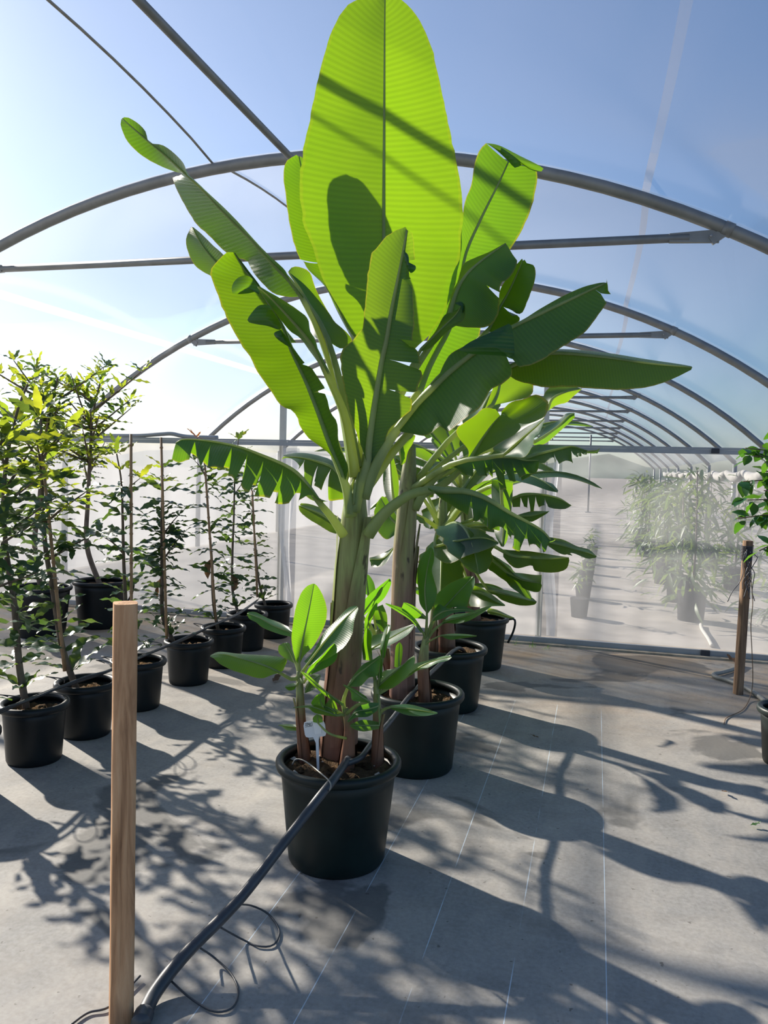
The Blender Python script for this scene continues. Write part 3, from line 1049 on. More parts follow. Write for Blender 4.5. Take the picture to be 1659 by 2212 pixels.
# horizontal leaf farther right
LF(b1, 0, [1095, 792, 1150, 770, 1200, 761, 1300, 769, 1400, 783, 1492, 792], [1092, 798, 1150, 772, 1200, 763, 1300, 771, 1400, 785, 1495, 794],
   [1090, 803, 1115, 821, 1150, 831, 1182, 837, 1230, 836, 1289, 840, 1340, 842, 1400, 836, 1450, 820, 1493, 799], [2.98, 2.94, 2.9, 2.88], dl=0.30, dr=-0.06,
   pet=[(790, 1060, 3.06), (880, 940, 3.08), (1000, 850, 3.04)], rib=0.010, n=44, camber=-0.05, label='long leaf held level, pointing right')
# arching leaf, left
LF(b1, 0, [690, 1080, 655, 1058, 610, 1066, 570, 1060, 530, 1052, 500, 1018, 455, 1008, 425, 985, 385, 962], [690, 1087, 665, 1050, 640, 1022, 613, 1005, 569, 986, 515, 966, 451, 953, 397, 949, 380, 957],
   [714, 1082, 690, 1078, 672, 1066, 646, 1080, 606, 1083, 590, 1074, 562, 1070, 529, 1064, 512, 1040, 505, 1022, 482, 1020, 463, 1013, 437, 1016, 425, 988, 400, 992, 388, 998, 371, 992],
   [2.90, 2.84, 2.78, 2.74], dl=0.16, dr=[-0.02, -0.10, -0.10, -0.04], pet=[(742, 1155, 2.99), (722, 1125, 2.95), (702, 1100, 2.92)], camber=0.16, jit=0.014,
   tr=[(0.2, 0.8), (0.33, 0.75), (0.45, 0.8), (0.56, 0.7), (0.66, 0.8), (0.78, 0.7), (0.88, 0.8)], tl=[(0.25, 0.7), (0.4, 0.8), (0.55, 0.7), (0.7, 0.8)], rib=0.010, n=50, label='torn leaf arching down to the left')
# second arching leaf behind it
LF(b1, 0, [748, 1035, 715, 1003, 690, 993, 650, 985, 613, 984], [748, 1045, 720, 1012, 690, 999, 650, 989, 612, 987], [748, 1062, 730, 1064, 705, 1068, 690, 1058, 668, 1045, 640, 1014, 612, 1000], [3.2, 3.28, 3.3], dl=0.18, dr=-0.06,
   camber=0.12, tr=[(0.3, 0.8), (0.5, 0.8), (0.7, 0.6)], rib=0.008)
# lit leaf low behind the trunk
LF(b1, 0, [742, 1156, 715, 1150, 690, 1135, 665, 1120, 648, 1105, 645, 1092], [745, 1150, 700, 1115, 647, 1092], [748, 1140, 735, 1120, 700, 1100, 670, 1089, 650, 1087], [3.3, 3.36, 3.4], dl=-0.03, dr=0.08, rib=0.008)
# arching leaf, right
LF(b1, 0, [928, 1052, 965, 1072, 1005, 1092, 1045, 1130, 1060, 1140, 1100, 1152, 1120, 1180, 1150, 1188, 1170, 1190, 1186, 1176], [925, 1057, 960, 1060, 1000, 1061, 1030, 1068, 1060, 1082, 1100, 1107, 1140, 1128, 1172, 1147, 1189, 1166],
   [925, 1062, 950, 1085, 975, 1100, 1000, 1115, 1029, 1128, 1040, 1120, 1057, 1147, 1068, 1140, 1085, 1140, 1110, 1170, 1126, 1182, 1150, 1180, 1165, 1190, 1183, 1188, 1191, 1170],
   [2.84, 2.80, 2.78, 2.76], dl=0.16, dr=-0.06, pet=[(796, 1155, 2.99), (822, 1118, 2.95), (850, 1092, 2.91), (885, 1068, 2.87)], camber=0.10, tr=[(0.33, 0.9), (0.46, 0.85), (0.62, 0.5), (0.7, 0.6), (0.8, 0.6), (0.9, 0.5)],
   tl=[(0.4, 0.8), (0.6, 0.8), (0.75, 0.7)], rib=0.013, n=54, label='torn leaf on a yellow stalk arching down to the right')
# unrolled sheath strips in the crown
for q in ([(752, 1110, 2.97), (757, 1060, 2.97), (764, 1035, 2.98)], [(765, 1090, 2.97), (768, 1050, 2.97), (776, 1020, 2.98)]):
    MB().tube(local(b1, spline([at(*p) for p in q], 8)), [0.012, 0.014, 0.004], 8, True, 0.5).build('young_sheath', M['petiole'], b1)

# ================================================================== second banana
b2 = plant_root('banana_plant', BAN[1][0], BAN[1][1], 0.335, 'banana plant with a thick reddish brown trunk in the second pot of the row', 'banana plant', at(884, 1060, 4.02))
trunk(b2, [pot_pt(1, -.08, .03, .30), at(868, 1350, 4.02), at(872, 1200, 4.02), at(878, 1120, 4.02), at(882, 1040, 4.03), at(888, 960, 4.04)], [0.062, 0.056, 0.056, 0.056, 0.054, 0.046, 0.024], 'pseudostem_pale', sheaths=5)
LF(b2, 5, [20, 950, 180, 890, 330, 960, 500, 980, 600, 1070, 720, 1050, 850, 990, 985, 860], [0, 960, 150, 872, 320, 832, 480, 816, 720, 820, 850, 850, 990, 852],
   [0, 980, 120, 950, 245, 1030, 340, 1030, 460, 1020, 560, 1100, 690, 1075, 745, 1085, 810, 1040, 880, 1010, 940, 1015, 985, 980, 1005, 880], [3.88, 3.8, 3.74], dl=0.16, dr=-0.06,
   pet=[(896, 1100, 3.98), (917, 1062, 3.95), (939, 1034, 3.92)], tr=[(0.3, 0.8), (0.42, 0.85), (0.52, 0.9), (0.62, 0.85), (0.72, 0.85), (0.82, 0.8)], tl=[(0.35, 0.8), (0.5, 0.8), (0.65, 0.8), (0.8, 0.7)], camber=0.12, rib=0.012, n=50,
   label='torn leaf arching to the right from the brown trunk')
LF(b2, 5, [870, 770, 960, 690, 1100, 688, 1330, 703, 1480, 738, 1610, 768], [850, 830, 980, 790, 1100, 760, 1230, 728, 1350, 705, 1480, 745, 1612, 776],
   [890, 875, 1050, 900, 1150, 838, 1190, 885, 1290, 845, 1410, 890, 1405, 842, 1570, 826, 1615, 790], [3.9, 3.95, 3.95], dl=0.15, dr=-0.1, tr=[(0.4, 0.7), (0.62, 0.7), (0.8, 0.5)], rib=0.009, n=44)
LF(b2, 5, [250, 830, 250, 740, 150, 610, 130, 520, 200, 460, 320, 380, 420, 300, 540, 312], [270, 840, 400, 630, 500, 485, 590, 380], [290, 840, 400, 770, 560, 690, 720, 610, 900, 500, 1050, 400, 1098, 250, 980, 160, 850, 200, 700, 240, 600, 335],
   [3.95, 3.95, 3.92], dl=-0.02, dr=[-0.05, -0.30, -0.28], pet=[(905, 1070, 4.0), (960, 1045, 3.98)], rib=0.012, n=44, label='broad green leaf behind the torn arching leaf')
LF(b2, 5, [610, 805, 510, 740, 560, 680, 740, 580, 880, 490, 1052, 408], [620, 805, 800, 640, 955, 508, 1054, 412], [632, 806, 740, 815, 850, 810, 930, 690, 950, 600, 1000, 560, 1056, 430], [3.5, 3.46, 3.45], dl=0.12, dr=-0.16, rib=0.009)
LF(b2, 5, [430, 300, 470, 200, 510, 90, 560, -100], [500, 280, 560, 150, 590, 20, 630, -110], [545, 266, 740, 222, 905, 172, 940, 60, 900, -60, 700, -120], [4.2, 4.25, 4.3], dl=-0.02, dr=0.06, rib=0.01)
LF(b2, 5, [1075, 325, 1040, 200, 1090, 100, 1210, 30, 1340, 60, 1440, 94], [1080, 330, 1140, 200, 1280, 130, 1448, 96], [1085, 335, 1180, 272, 1290, 240, 1345, 190, 1448, 100], [4.3, 4.35, 4.4], dl=0.06, dr=0.10, rib=0.008)
LF(b2, 5, [945, 640, 990, 605, 1060, 500, 1200, 430, 1280, 360, 1365, 348], [940, 665, 1050, 600, 1200, 490, 1310, 380, 1372, 355], [940, 690, 1050, 680, 1130, 622, 1200, 560, 1300, 470, 1375, 400], [4.2, 4.3, 4.4], dl=0.10, dr=0.10, rib=0.008)
# leaves at the left and behind the crown
LF(b2, 0, [860, 1120, 845, 1095, 830, 1060, 828, 1020, 838, 990], [866, 1120, 852, 1090, 846, 1040, 842, 985], [872, 1118, 864, 1080, 860, 1030, 850, 988], [4.1, 4.15, 4.2], dl=0.05, dr=0.05, rib=0.008)
LF(b2, 4, [590, 640, 600, 720, 640, 820, 655, 900], [560, 680, 575, 800, 590, 900, 600, 1000], [600, 620, 800, 550, 770, 680, 700, 800, 665, 960], [3.96, 3.94, 3.98], dl=0.02, dr=0.06, rib=0.007, pet=[])
LF(b2, 0, [880, 1130, 850, 1190, 830, 1220, 805, 1225, 800, 1215], [885, 1120, 860, 1170, 830, 1205, 798, 1208], [890, 1125, 870, 1160, 845, 1185, 815, 1200, 798, 1205], [4.1, 4.15, 4.2], dl=-0.05, dr=0.08, rib=0.008)
LF(b2, 0, [860, 1150, 835, 1165, 815, 1145, 808, 1110, 815, 1085], [866, 1140, 845, 1120, 835, 1100, 822, 1075], [872, 1130, 860, 1100, 845, 1080, 826, 1072], [4.15, 4.2, 4.22], dl=0.02, dr=0.05, rib=0.008)

# ================================================================== suckers round the first trunk
def stem(plant, pts, radii, mat='sucker_stem'):
    trunk(plant, pts, radii, mat, 'stem', 12, 2)


Y_ = 'banana_leaf_young'
s1 = plant_root('banana_sucker', *pot_pt(0, -.13, .05, .35), 'young banana sucker with a bright upright leaf, left of the tall trunk', 'banana sucker', at(648, 1470, 2.80), 'suckers in the first pot')
ds = depth_of(s1.location)
s1['crown'] = [float(c) for c in at(648, 1470, ds)]
stem(s1, [pot_pt(0, -.13, .05, .325), at(652, 1570, ds), at(648, 1500, ds), at(647, 1450, ds)], [0.024, 0.019, 0.017, 0.012])
ps = lambda *e: [(648, 1490, ds), (648, 1462, ds)] + list(e)
LF(s1, 8, [920, 870, 890, 760, 875, 650, 880, 560, 900, 420, 920, 320, 970, 190, 1030, 120, 1090, 95], [945, 890, 990, 640, 1050, 350, 1100, 98], [960, 890, 1000, 810, 1090, 720, 1180, 560, 1220, 450, 1222, 320, 1190, 220, 1140, 130, 1105, 97],
   [ds, ds + .03, ds + .05], dl=[-.06, -.03, 0], dr=.03, pet=ps(), mat=Y_, rib=.005, label='bright upright leaf glowing against the light')
LF(s1, 8, [870, 625, 760, 600, 600, 540, 520, 480, 460, 450, 430, 405], [880, 585, 700, 515, 560, 440, 434, 392], [880, 545, 750, 480, 640, 440, 520, 380, 440, 378], [ds + .08, ds + .14, ds + .18], dl=-.02, dr=.06, mat=Y_, rib=.004)
LF(s1, 8, [740, 990, 690, 1000, 600, 1035, 530, 1035, 420, 1000, 290, 960, 170, 900, 100, 840, 63, 822], [760, 985, 700, 955, 600, 910, 400, 850, 200, 800, 66, 816], [790, 960, 830, 860, 790, 832, 650, 810, 430, 800, 300, 795, 150, 775, 70, 808],
   [ds - .05, ds - .1, ds - .13], dl=-.06, dr=.12, pet=ps((632, 1468, ds - .02)), mat=Y_, rib=.005, camber=-.06)
LF(s1, 8, [900, 890, 760, 800, 745, 720, 790, 690], [915, 890, 850, 760, 805, 685], [925, 880, 890, 780, 860, 700, 830, 680], [ds + .05, ds + .1], dl=.05, dr=-.05, mat=Y_, rib=.004)
LF(s1, 8, [1000, 870, 1100, 760, 1190, 590, 1300, 480, 1390, 380, 1450, 330, 1510, 315], [1030, 905, 1200, 680, 1400, 450, 1532, 325], [1070, 910, 1220, 850, 1350, 765, 1420, 700, 1480, 590, 1500, 460, 1540, 350], [ds - .09, ds - .15, ds - .2], dl=.05, dr=-.08, pet=ps(), mat=Y_, rib=.005)
LF(s1, 8, [1020, 990, 1060, 920, 1180, 810, 1240, 740, 1300, 690], [1045, 995, 1180, 850, 1310, 695], [1070, 1000, 1180, 950, 1260, 910, 1320, 850, 1335, 760, 1320, 700], [ds - .11, ds - .17], dl=-.04, dr=.03, pet=ps((655, 1475, ds - .05)), mat=Y_, rib=.004)
LF(s1, 8, [1005, 1170, 1030, 1060, 1080, 1000, 1160, 1000], [1010, 1180, 1060, 1080, 1160, 1005], [1020, 1185, 1120, 1130, 1165, 1020], [ds - .03, ds - .05], dl=.04, dr=-.06, mat=Y_, rib=.003, pet=[])
LF(s1, 8, [905, 1150, 850, 1160, 810, 1130], [925, 1110, 870, 1120, 808, 1126], [930, 1090, 880, 1085, 815, 1115], [ds - .02, ds - .04], dl=-.02, dr=.04, mat=Y_, rib=.003)
LF(s1, 8, [925, 1560, 830, 1555, 775, 1515, 745, 1505], [930, 1530, 840, 1520, 742, 1503], [930, 1500, 830, 1495, 745, 1501], [ds + .05, ds + .02], dl=-.04, dr=.06, mat=Y_, rib=.003, pet=[(651, 1590, ds + .03)])

s2 = plant_root('banana_sucker', *pot_pt(0, .03, -.03, .35), 'young banana sucker with dark narrow leaves, close in front of the tall trunk', 'banana sucker', (0, 0, 0), 'suckers in the first pot')
ds = depth_of(s2.location)
s2['crown'] = [float(c) for c in at(745, 1545, ds)]
stem(s2, [pot_pt(0, .03, -.03, .325), at(754, 1595, ds), at(752, 1560, ds), at(745, 1530, ds)], [0.032, 0.028, 0.020, 0.012])
LF(s2, 7, [55, 1380, 100, 1300, 200, 1180, 300, 1130, 370, 1085], [55, 1395, 130, 1300, 250, 1200, 372, 1105], [65, 1400, 180, 1390, 260, 1310, 340, 1290, 370, 1200, 376, 1110], [ds - .03, ds - .05, ds - .06], dl=.03, dr=-.06, mat=Y_, rib=.005,
   pet=[(746, 1545, ds), (742, 1515, ds - .01)])
LF(s2, 8, [1380, 1312, 1200, 1202, 1060, 1080, 968, 975], [1390, 1305, 1280, 1220, 1130, 1110, 978, 974], [1398, 1290, 1240, 1180, 1130, 1085, 1040, 1005, 985, 973], [ds - .02, ds - .11, ds - .2], dl=-.02, dr=.02, mat=Y_, rib=.004)
LF(s2, 8, [1320, 1420, 1200, 1405, 1100, 1380, 1030, 1332, 892, 1333], [1330, 1412, 1200, 1365, 1050, 1318, 888, 1330], [1320, 1400, 1240, 1365, 1170, 1320, 1060, 1303, 895, 1326], [ds - .04, ds - .08, ds - .1], dl=-.05, dr=.03, mat=Y_, rib=.004)
LF(s2, 8, [1130, 1330, 1070, 1290, 1110, 1220, 1172, 1180], [1190, 1330, 1160, 1250, 1180, 1182], [1205, 1320, 1208, 1240, 1190, 1185], [ds - .03, ds - .03], dl=-.04, dr=.02, mat=Y_, rib=.003)
LF(s2, 8, [1320, 1410, 1230, 1380, 1195, 1330], [1330, 1400, 1265, 1340, 1200, 1312], [1340, 1390, 1320, 1300, 1270, 1242, 1205, 1305], [ds - .02, ds - .03], dl=-.02, dr=.02, mat=Y_, rib=.003)
LF(s2, 8, [1090, 1475, 1088, 1430, 1125, 1393], [1138, 1485, 1132, 1430, 1130, 1396], [1186, 1475, 1180, 1420, 1137, 1394], [ds - .04, ds - .04], mat=Y_, rib=.003, pet=[(748, 1595, ds - .02), (712, 1585, ds - .05)])
LF(s2, 7, [270, 1560, 180, 1550, 95, 1530, 80, 1450, 5, 1382], [275, 1550, 190, 1500, 110, 1440, 8, 1378], [235, 1495, 130, 1428, 60, 1395, 10, 1375], [ds - .13, ds - .16, ds - .18], dl=-.05, dr=.03, mat=Y_, rib=.004)

s3 = plant_root('banana_sucker', *pot_pt(0, .145, .02, .35), 'young banana sucker with silvery leaves, right of the tall trunk in the labelled pot', 'banana sucker', (0, 0, 0), 'suckers in the first pot')
ds = depth_of(s3.location)
s3['crown'] = [float(c) for c in at(815, 1500, ds)]
stem(s3, [pot_pt(0, .145, .02, .325), at(815, 1570, ds), at(814, 1510, ds), at(812, 1470, ds)], [0.026, 0.021, 0.017, 0.010])
LF(s3, 7, [340, 1390, 400, 1250, 520, 1215, 600, 1175, 660, 1120, 710, 1090], [350, 1400, 450, 1310, 560, 1220, 650, 1140, 715, 1094], [360, 1420, 470, 1420, 560, 1370, 640, 1300, 680, 1240, 720, 1150, 719, 1100], [ds, ds - .04, ds - .06], dl=.08, dr=-.08, mat=Y_, rib=.005)
LF(s3, 7, [665, 1270, 700, 1180, 830, 1140, 1000, 1095, 1070, 1085], [668, 1280, 800, 1185, 950, 1130, 1082, 1098], [675, 1288, 740, 1240, 850, 1210, 950, 1160, 1040, 1140, 1087, 1108], [ds - .02, ds - .06, ds - .08], dl=.10, dr=-.04, mat=Y_, rib=.004,
   pet=[(815, 1500, ds), (850, 1480, ds - .01)])
LF(s3, 7, [385, 1110, 375, 1000, 400, 880, 435, 780], [402, 1115, 420, 950, 456, 778], [420, 1105, 442, 1000, 472, 880, 479, 790], [ds, ds, ds + .02], dl=.04, dr=-.05, mat=Y_, rib=.004)
LF(s3, 7, [345, 1310, 348, 1190, 376, 1085], [365, 1320, 372, 1200, 378, 1083], [392, 1310, 396, 1190, 381, 1085], [ds - .02, ds - .02], dl=.02, dr=-.02, mat=Y_, rib=.003)
LF(s3, 0, [842, 1524, 880, 1521, 915, 1529, 945, 1539], [842, 1527, 890, 1532, 945, 1541], [846, 1532, 880, 1545, 915, 1547, 944, 1542], [ds - .03, ds - .06, ds - .08], dl=.07, dr=-.04, mat=Y_, rib=.004, pet=[(816, 1560, ds), (824, 1537, ds - .01)])
LF(s3, 0, [818, 1575, 806, 1577, 785, 1580, 767, 1576, 757, 1569], [821, 1567, 790, 1567, 756, 1567], [818, 1560, 806, 1557, 783, 1555, 765, 1561, 757, 1566], [ds - .07, ds - .13, ds - .17], dl=-.03, dr=.02, mat=Y_, rib=.003)
LF(s3, 0, [815, 1535, 795, 1548, 770, 1550, 752, 1560], [818, 1525, 795, 1532, 770, 1538, 750, 1558], [818, 1518, 795, 1518, 772, 1528, 752, 1555], [ds - .09, ds - .13, ds - .14], dl=-.03, dr=.01, mat=Y_, rib=.003)
LF(s3, 7, [515, 1200, 520, 1100, 530, 1000, 560, 958], [560, 1215, 560, 1100, 568, 956], [575, 1205, 595, 1090, 596, 1000, 575, 958], [ds + .15, ds + .18], mat=Y_, rib=.003)
LF(s3, 7, [270, 1030, 285, 900, 470, 850, 700, 775], [268, 1035, 500, 900, 717, 780], [300, 1035, 480, 980, 650, 880, 721, 788], [ds + .10, ds + .14, ds + .18], dl=.05, dr=-.08, mat=Y_, rib=.004)
LF(s3, 7, [205, 1130, 195, 1000, 215, 870, 240, 815], [275, 1135, 245, 980, 245, 815], [298, 1110, 285, 960, 295, 870, 255, 815], [ds + .1, ds + .14], dl=-.05, dr=-.05, mat=Y_, rib=.004)

# ================================================================== suckers in the second pot
s4 = plant_root('banana_sucker', *pot_pt(1, .038, -.06, .335), 'young banana sucker with a tall oval leaf, beside the brown trunk in the second pot', 'banana sucker', (0, 0, 0), 'suckers in the second pot')
ds = depth_of(s4.location)
s4['crown'] = [float(c) for c in at(920, 1385, ds)]
stem(s4, [pot_pt(1, .038, -.06, .31), at(914, 1455, ds), at(916, 1410, ds), at(922, 1365, ds)], [0.034, 0.030, 0.026, 0.014])
LF(s4, 7, [830, 660, 770, 570, 755, 440, 745, 330, 750, 200, 800, 90, 870, 10], [842, 672, 820, 450, 840, 250, 890, 15], [850, 670, 910, 580, 940, 460, 910, 330, 890, 240, 912, 130, 905, 35], [ds, ds + .02, ds + .02], dl=.05, dr=-.05, mat=Y_, rib=.005, label='tall oval leaf standing upright')
LF(s4, 7, [910, 600, 940, 480, 1050, 380, 1150, 330, 1250, 300, 1300, 297], [960, 640, 1000, 620, 1150, 460, 1302, 302], [1000, 640, 1100, 610, 1225, 600, 1270, 500, 1315, 380, 1318, 318], [ds + .05, ds + .1], dl=.03, dr=-.06, mat=Y_, rib=.005)
LF(s4, 7, [1000, 740, 1100, 680, 1250, 660, 1400, 610, 1475, 595], [960, 790, 1050, 740, 1250, 690, 1480, 599], [1010, 755, 1130, 770, 1260, 740, 1400, 660, 1479, 605], [ds - .02, ds - .04, ds - .05], dl=.10, dr=-.05, mat=Y_, rib=.005)
LF(s4, 7, [900, 650, 960, 575, 1010, 600, 1080, 620, 1200, 600, 1320, 640], [890, 740, 930, 695, 1020, 645, 1180, 630, 1325, 645], [910, 745, 1000, 720, 1090, 670, 1200, 652, 1322, 652], [ds - .04, ds - .1], dl=.06, dr=-.02, mat=Y_, rib=.004)
LF(s4, 7, [690, 720, 640, 670, 590, 630, 608, 560], [840, 730, 740, 640, 612, 560], [842, 712, 780, 650, 700, 590, 640, 563], [ds - .07, ds - .11, ds - .14], dl=-.02, dr=.0, mat=Y_, rib=.004)
LF(s4, 7, [780, 860, 680, 740, 560, 660, 425, 575], [795, 850, 700, 735, 570, 640, 430, 568], [800, 840, 720, 720, 600, 620, 480, 580, 432, 566], [ds - .05, ds - .1, ds - .15], dl=.0, dr=-.03, mat=Y_, rib=.004)
LF(s4, 7, [980, 880, 1100, 870, 1230, 875, 1335, 888], [975, 888, 1150, 890, 1335, 895], [985, 895, 1070, 930, 1200, 915, 1330, 900], [ds - .06, ds - .1], dl=.08, dr=-.02, mat=Y_, rib=.003, pet=[(913, 1400, ds), (928, 1385, ds - .03)])
s5 = plant_root('banana_sucker', *pot_pt(1, -.124, .106, .335), 'young banana sucker half hidden between the tall trunk and the brown trunk', 'banana sucker', (0, 0, 0), 'suckers in the second pot')
ds = depth_of(s5.location)
s5['crown'] = [float(c) for c in at(818, 1390, ds)]
stem(s5, [pot_pt(1, -.124, .106, .31), at(842, 1455, ds), at(828, 1400, ds), at(816, 1360, ds)], [0.025, 0.024, 0.022, 0.012])
LF(s5, 7, [225, 470, 205, 380, 207, 320, 228, 275], [255, 495, 245, 380, 235, 276], [330, 440, 310, 360, 270, 295, 240, 276], [ds + .05, ds + .08], mat=Y_, rib=.004)
LF(s5, 7, [180, 650, 230, 520, 350, 410, 462, 322], [188, 690, 330, 500, 472, 325], [195, 705, 320, 600, 420, 510, 482, 380, 478, 330], [ds - .02, ds + .02], dl=-.03, dr=.05, mat=Y_, rib=.005)
LF(s5, 7, [215, 850, 225, 720, 290, 610, 338, 562], [230, 865, 270, 700, 342, 563], [250, 855, 300, 700, 345, 600, 346, 566], [ds - .05, ds - .05], dl=-.06, dr=.05, mat=Y_, rib=.004)
LF(s5, 7, [300, 640, 330, 760, 380, 840, 420, 860], [350, 600, 385, 720, 420, 860], [400, 580, 440, 680, 445, 780, 425, 862], [ds + .02, ds + .02], dl=.02, dr=-.02, mat=Y_, rib=.004, pet=[])
LF(s5, 7, [280, 760, 310, 700, 350, 690, 380, 740], [260, 740, 320, 730, 400, 830], [270, 700, 330, 660, 390, 720, 405, 825], [ds + .06, ds + .04], mat=Y_, rib=.003)

# ================================================================== third and fourth bananas
def free_leaf(plant, az, elev, length, width, droop, d0=0.25, mat='banana_leaf', tears=0, rib=0.009, twist=0.0):
    """leaf described by its direction, length and droop; the stalk leaves the crown at the given slope"""
    c = np.array(plant['crown'])
    h = np.array([math.cos(az), math.sin(az), 0])
    up = np.array([0, 0, 1.0])
    n = 30
    pts = []
    p = c.copy()
    a = elev
    st = (length + d0) / (n + 8)
    for i in range(n + 9):
        pts.append(p.copy())
        p = p + st * (math.cos(a) * h + math.sin(a) * up)
        a -= droop / (n + 8) * (0.4 + 1.2 * i / (n + 8))
    pts = np.array(pts)
    Mw = pts[9:]
    n = len(Mw)
    side = np.cross(h, up)
    t = np.linspace(0, 1, n)
    w = width * np.clip(np.sin(np.pi * np.clip(t * 0.97 + 0.03, 0, 1)) ** 0.55, 0.01, 1)
    fold = -0.25
    T = np.gradient(Mw, axis=0)
    T /= np.linalg.norm(T, axis=1)[:, None]
    N = np.cross(T, np.tile(side, (n, 1))) * -1
    s = side[None] * math.cos(twist) + N * math.sin(twist)
    s2_ = -side[None] * math.cos(twist) - N * math.sin(twist)
    wob = 1 + 0.08 * np.sin(t * 19 + az * 3) + 0.05 * np.sin(t * 41 + az)
    Lw = Mw + s2_ * (w * wob)[:, None] + N * (fold * w)[:, None]
    Rw = Mw + s * (w * wob[::-1])[:, None] + N * (fold * w)[:, None]
    tl = [(q, 0.75) for q in np.linspace(0.2, 0.9, tears)] if tears else ()
    tr = [(q + 0.04, 0.75) for q in np.linspace(0.2, 0.85, tears)] if tears else ()
    leaf_world(plant, Lw, Mw, Rw, pts[:10:2], tl, tr, mat, 0.06, 0.02, rib)


D3 = 5.0
b3 = plant_root('banana_plant', BAN[2][0], BAN[2][1], 0.335, 'leafy banana plant in the third pot of the row, with dark drooping leaves', 'banana plant', at(955, 1150, 5.06))
trunk(b3, [at(966, 1410, 5.06), at(962, 1300, 5.06), at(958, 1200, 5.06), at(956, 1120, 5.06), at(958, 1060, 5.06)], [0.055, 0.05, 0.046, 0.04, 0.02], 'pseudostem', sheaths=3)
LF(b3, 0, [940, 1170, 955, 1156, 980, 1143, 1020, 1141, 1046, 1150, 1075, 1170], [937, 1182, 960, 1176, 991, 1168, 1042, 1162, 1077, 1172], [937, 1200, 956, 1214, 976, 1216, 1005, 1202, 1048, 1188, 1077, 1175], [4.4, 4.3, 4.25], dl=.22, dr=-.12, rib=.009, label='pale sunlit leaf lying nearly flat')
LF(b3, 6, [610, 520, 720, 530, 900, 540, 1150, 580, 1310, 605], [620, 545, 720, 590, 900, 610, 1100, 620, 1312, 608], [620, 600, 700, 690, 780, 720, 920, 690, 960, 750, 1150, 765, 1280, 730, 1318, 640], [4.6, 4.55, 4.5], dl=.22, dr=-.06, rib=.009)
LF(b3, 6, [1100, 390, 1250, 418, 1400, 488, 1520, 520, 1602, 590], [1080, 440, 1250, 480, 1400, 530, 1520, 560, 1604, 595], [1100, 490, 1200, 555, 1270, 578, 1350, 560, 1500, 616, 1590, 612], [4.5, 4.45, 4.4], dl=.12, dr=-.06, rib=.008, pet=[(955, 1150, 5.0), (1040, 1130, 4.75), (1120, 1150, 4.6)])
LF(b3, 6, [650, 760, 800, 770, 940, 788, 1025, 790], [640, 750, 790, 830, 900, 860, 1020, 880], [660, 800, 780, 870, 830, 930, 930, 966, 1000, 966, 1028, 905], [4.7, 4.65, 4.6], dl=.15, dr=-.06, rib=.008)
LF(b3, 6, [450, 915, 560, 935, 700, 958, 900, 1018, 972, 1070], [445, 950, 700, 1010, 850, 1050, 972, 1075], [470, 990, 540, 1005, 620, 1062, 800, 1112, 940, 1106, 970, 1080], [4.75, 4.7, 4.65], dl=.12, dr=-.05, rib=.007)
LF(b3, 6, [310, 900, 420, 940, 520, 1010, 640, 1105], [280, 960, 420, 1000, 540, 1070, 640, 1112], [250, 1120, 400, 1130, 520, 1120, 636, 1118], [4.6, 4.55, 4.5], dl=.12, dr=-.08, rib=.007)
LF(b3, 6, [470, 1138, 560, 1160, 680, 1215, 737, 1240], [450, 1165, 560, 1190, 660, 1225, 738, 1243], [460, 1200, 560, 1220, 660, 1246, 734, 1248], [5.2, 5.2, 5.2], dl=.08, dr=-.04, rib=.006, pet=[])
LF(b3, 5, [730, 1235, 830, 1195, 1000, 1198, 1200, 1240, 1332, 1320], [708, 1255, 830, 1215, 1000, 1210, 1200, 1252, 1336, 1328], [720, 1340, 800, 1335, 860, 1352, 950, 1372, 1060, 1350, 1100, 1382, 1240, 1390, 1332, 1342], [4.6, 4.6, 4.6], dl=.15, dr=-.05, rib=.008,
   tr=[(.15, .8), (.28, .8), (.4, .8), (.55, .7)], pet=[(955, 1140, 5.04), (1010, 1090, 4.9), (1070, 1080, 4.75)])
LF(b3, 5, [770, 1425, 900, 1390, 1000, 1385, 1100, 1388], [760, 1440, 900, 1440, 1000, 1420, 1105, 1385], [790, 1460, 900, 1497, 960, 1482, 1080, 1412], [4.8, 4.8, 4.8], dl=.1, dr=-.05, rib=.007)
LF(b3, 0, [1062, 1037, 1062, 1075, 1070, 1110, 1068, 1150, 1082, 1180], [1082, 1040, 1084, 1080, 1088, 1130, 1085, 1181], [1108, 1043, 1107, 1075, 1102, 1130, 1096, 1165, 1088, 1181], [4.35, 4.35, 4.35], dl=.08, dr=.08, rib=.010)
for az, el, ln, wd, dr_, te in [(0.2, .9, .9, .14, 1.6, 0), (0.85, 1.1, 1.0, .15, 1.2, 0), (2.4, 1.0, .9, .14, 1.5, 4), (3.6, 1.1, .8, .13, 1.5, 0), (4.3, .5, .75, .13, 1.4, 3), (5.1, .35, .8, .15, 1.3, 0), (5.6, .9, .85, .14, 1.6, 0), (4.9, -.1, .55, .13, .9, 0),
                                (0.0, .25, .6, .13, 1.0, 0), (5.9, -.2, .5, .12, .8, 0)]:
    free_leaf(b3, az, el, ln, wd, dr_, .25, tears=te)
b4 = plant_root('banana_plant', BAN[3][0], BAN[3][1], 0.335, 'leafy banana plant in the last pot of the row, beside the partition', 'banana plant', at(1000, 1060, 6.12))
trunk(b4, [at(1024, 1350, 6.12), at(1018, 1240, 6.12), at(1010, 1120, 6.12), at(1003, 1020, 6.12)], [0.055, 0.05, 0.044, 0.02], 'pseudostem', sheaths=3)
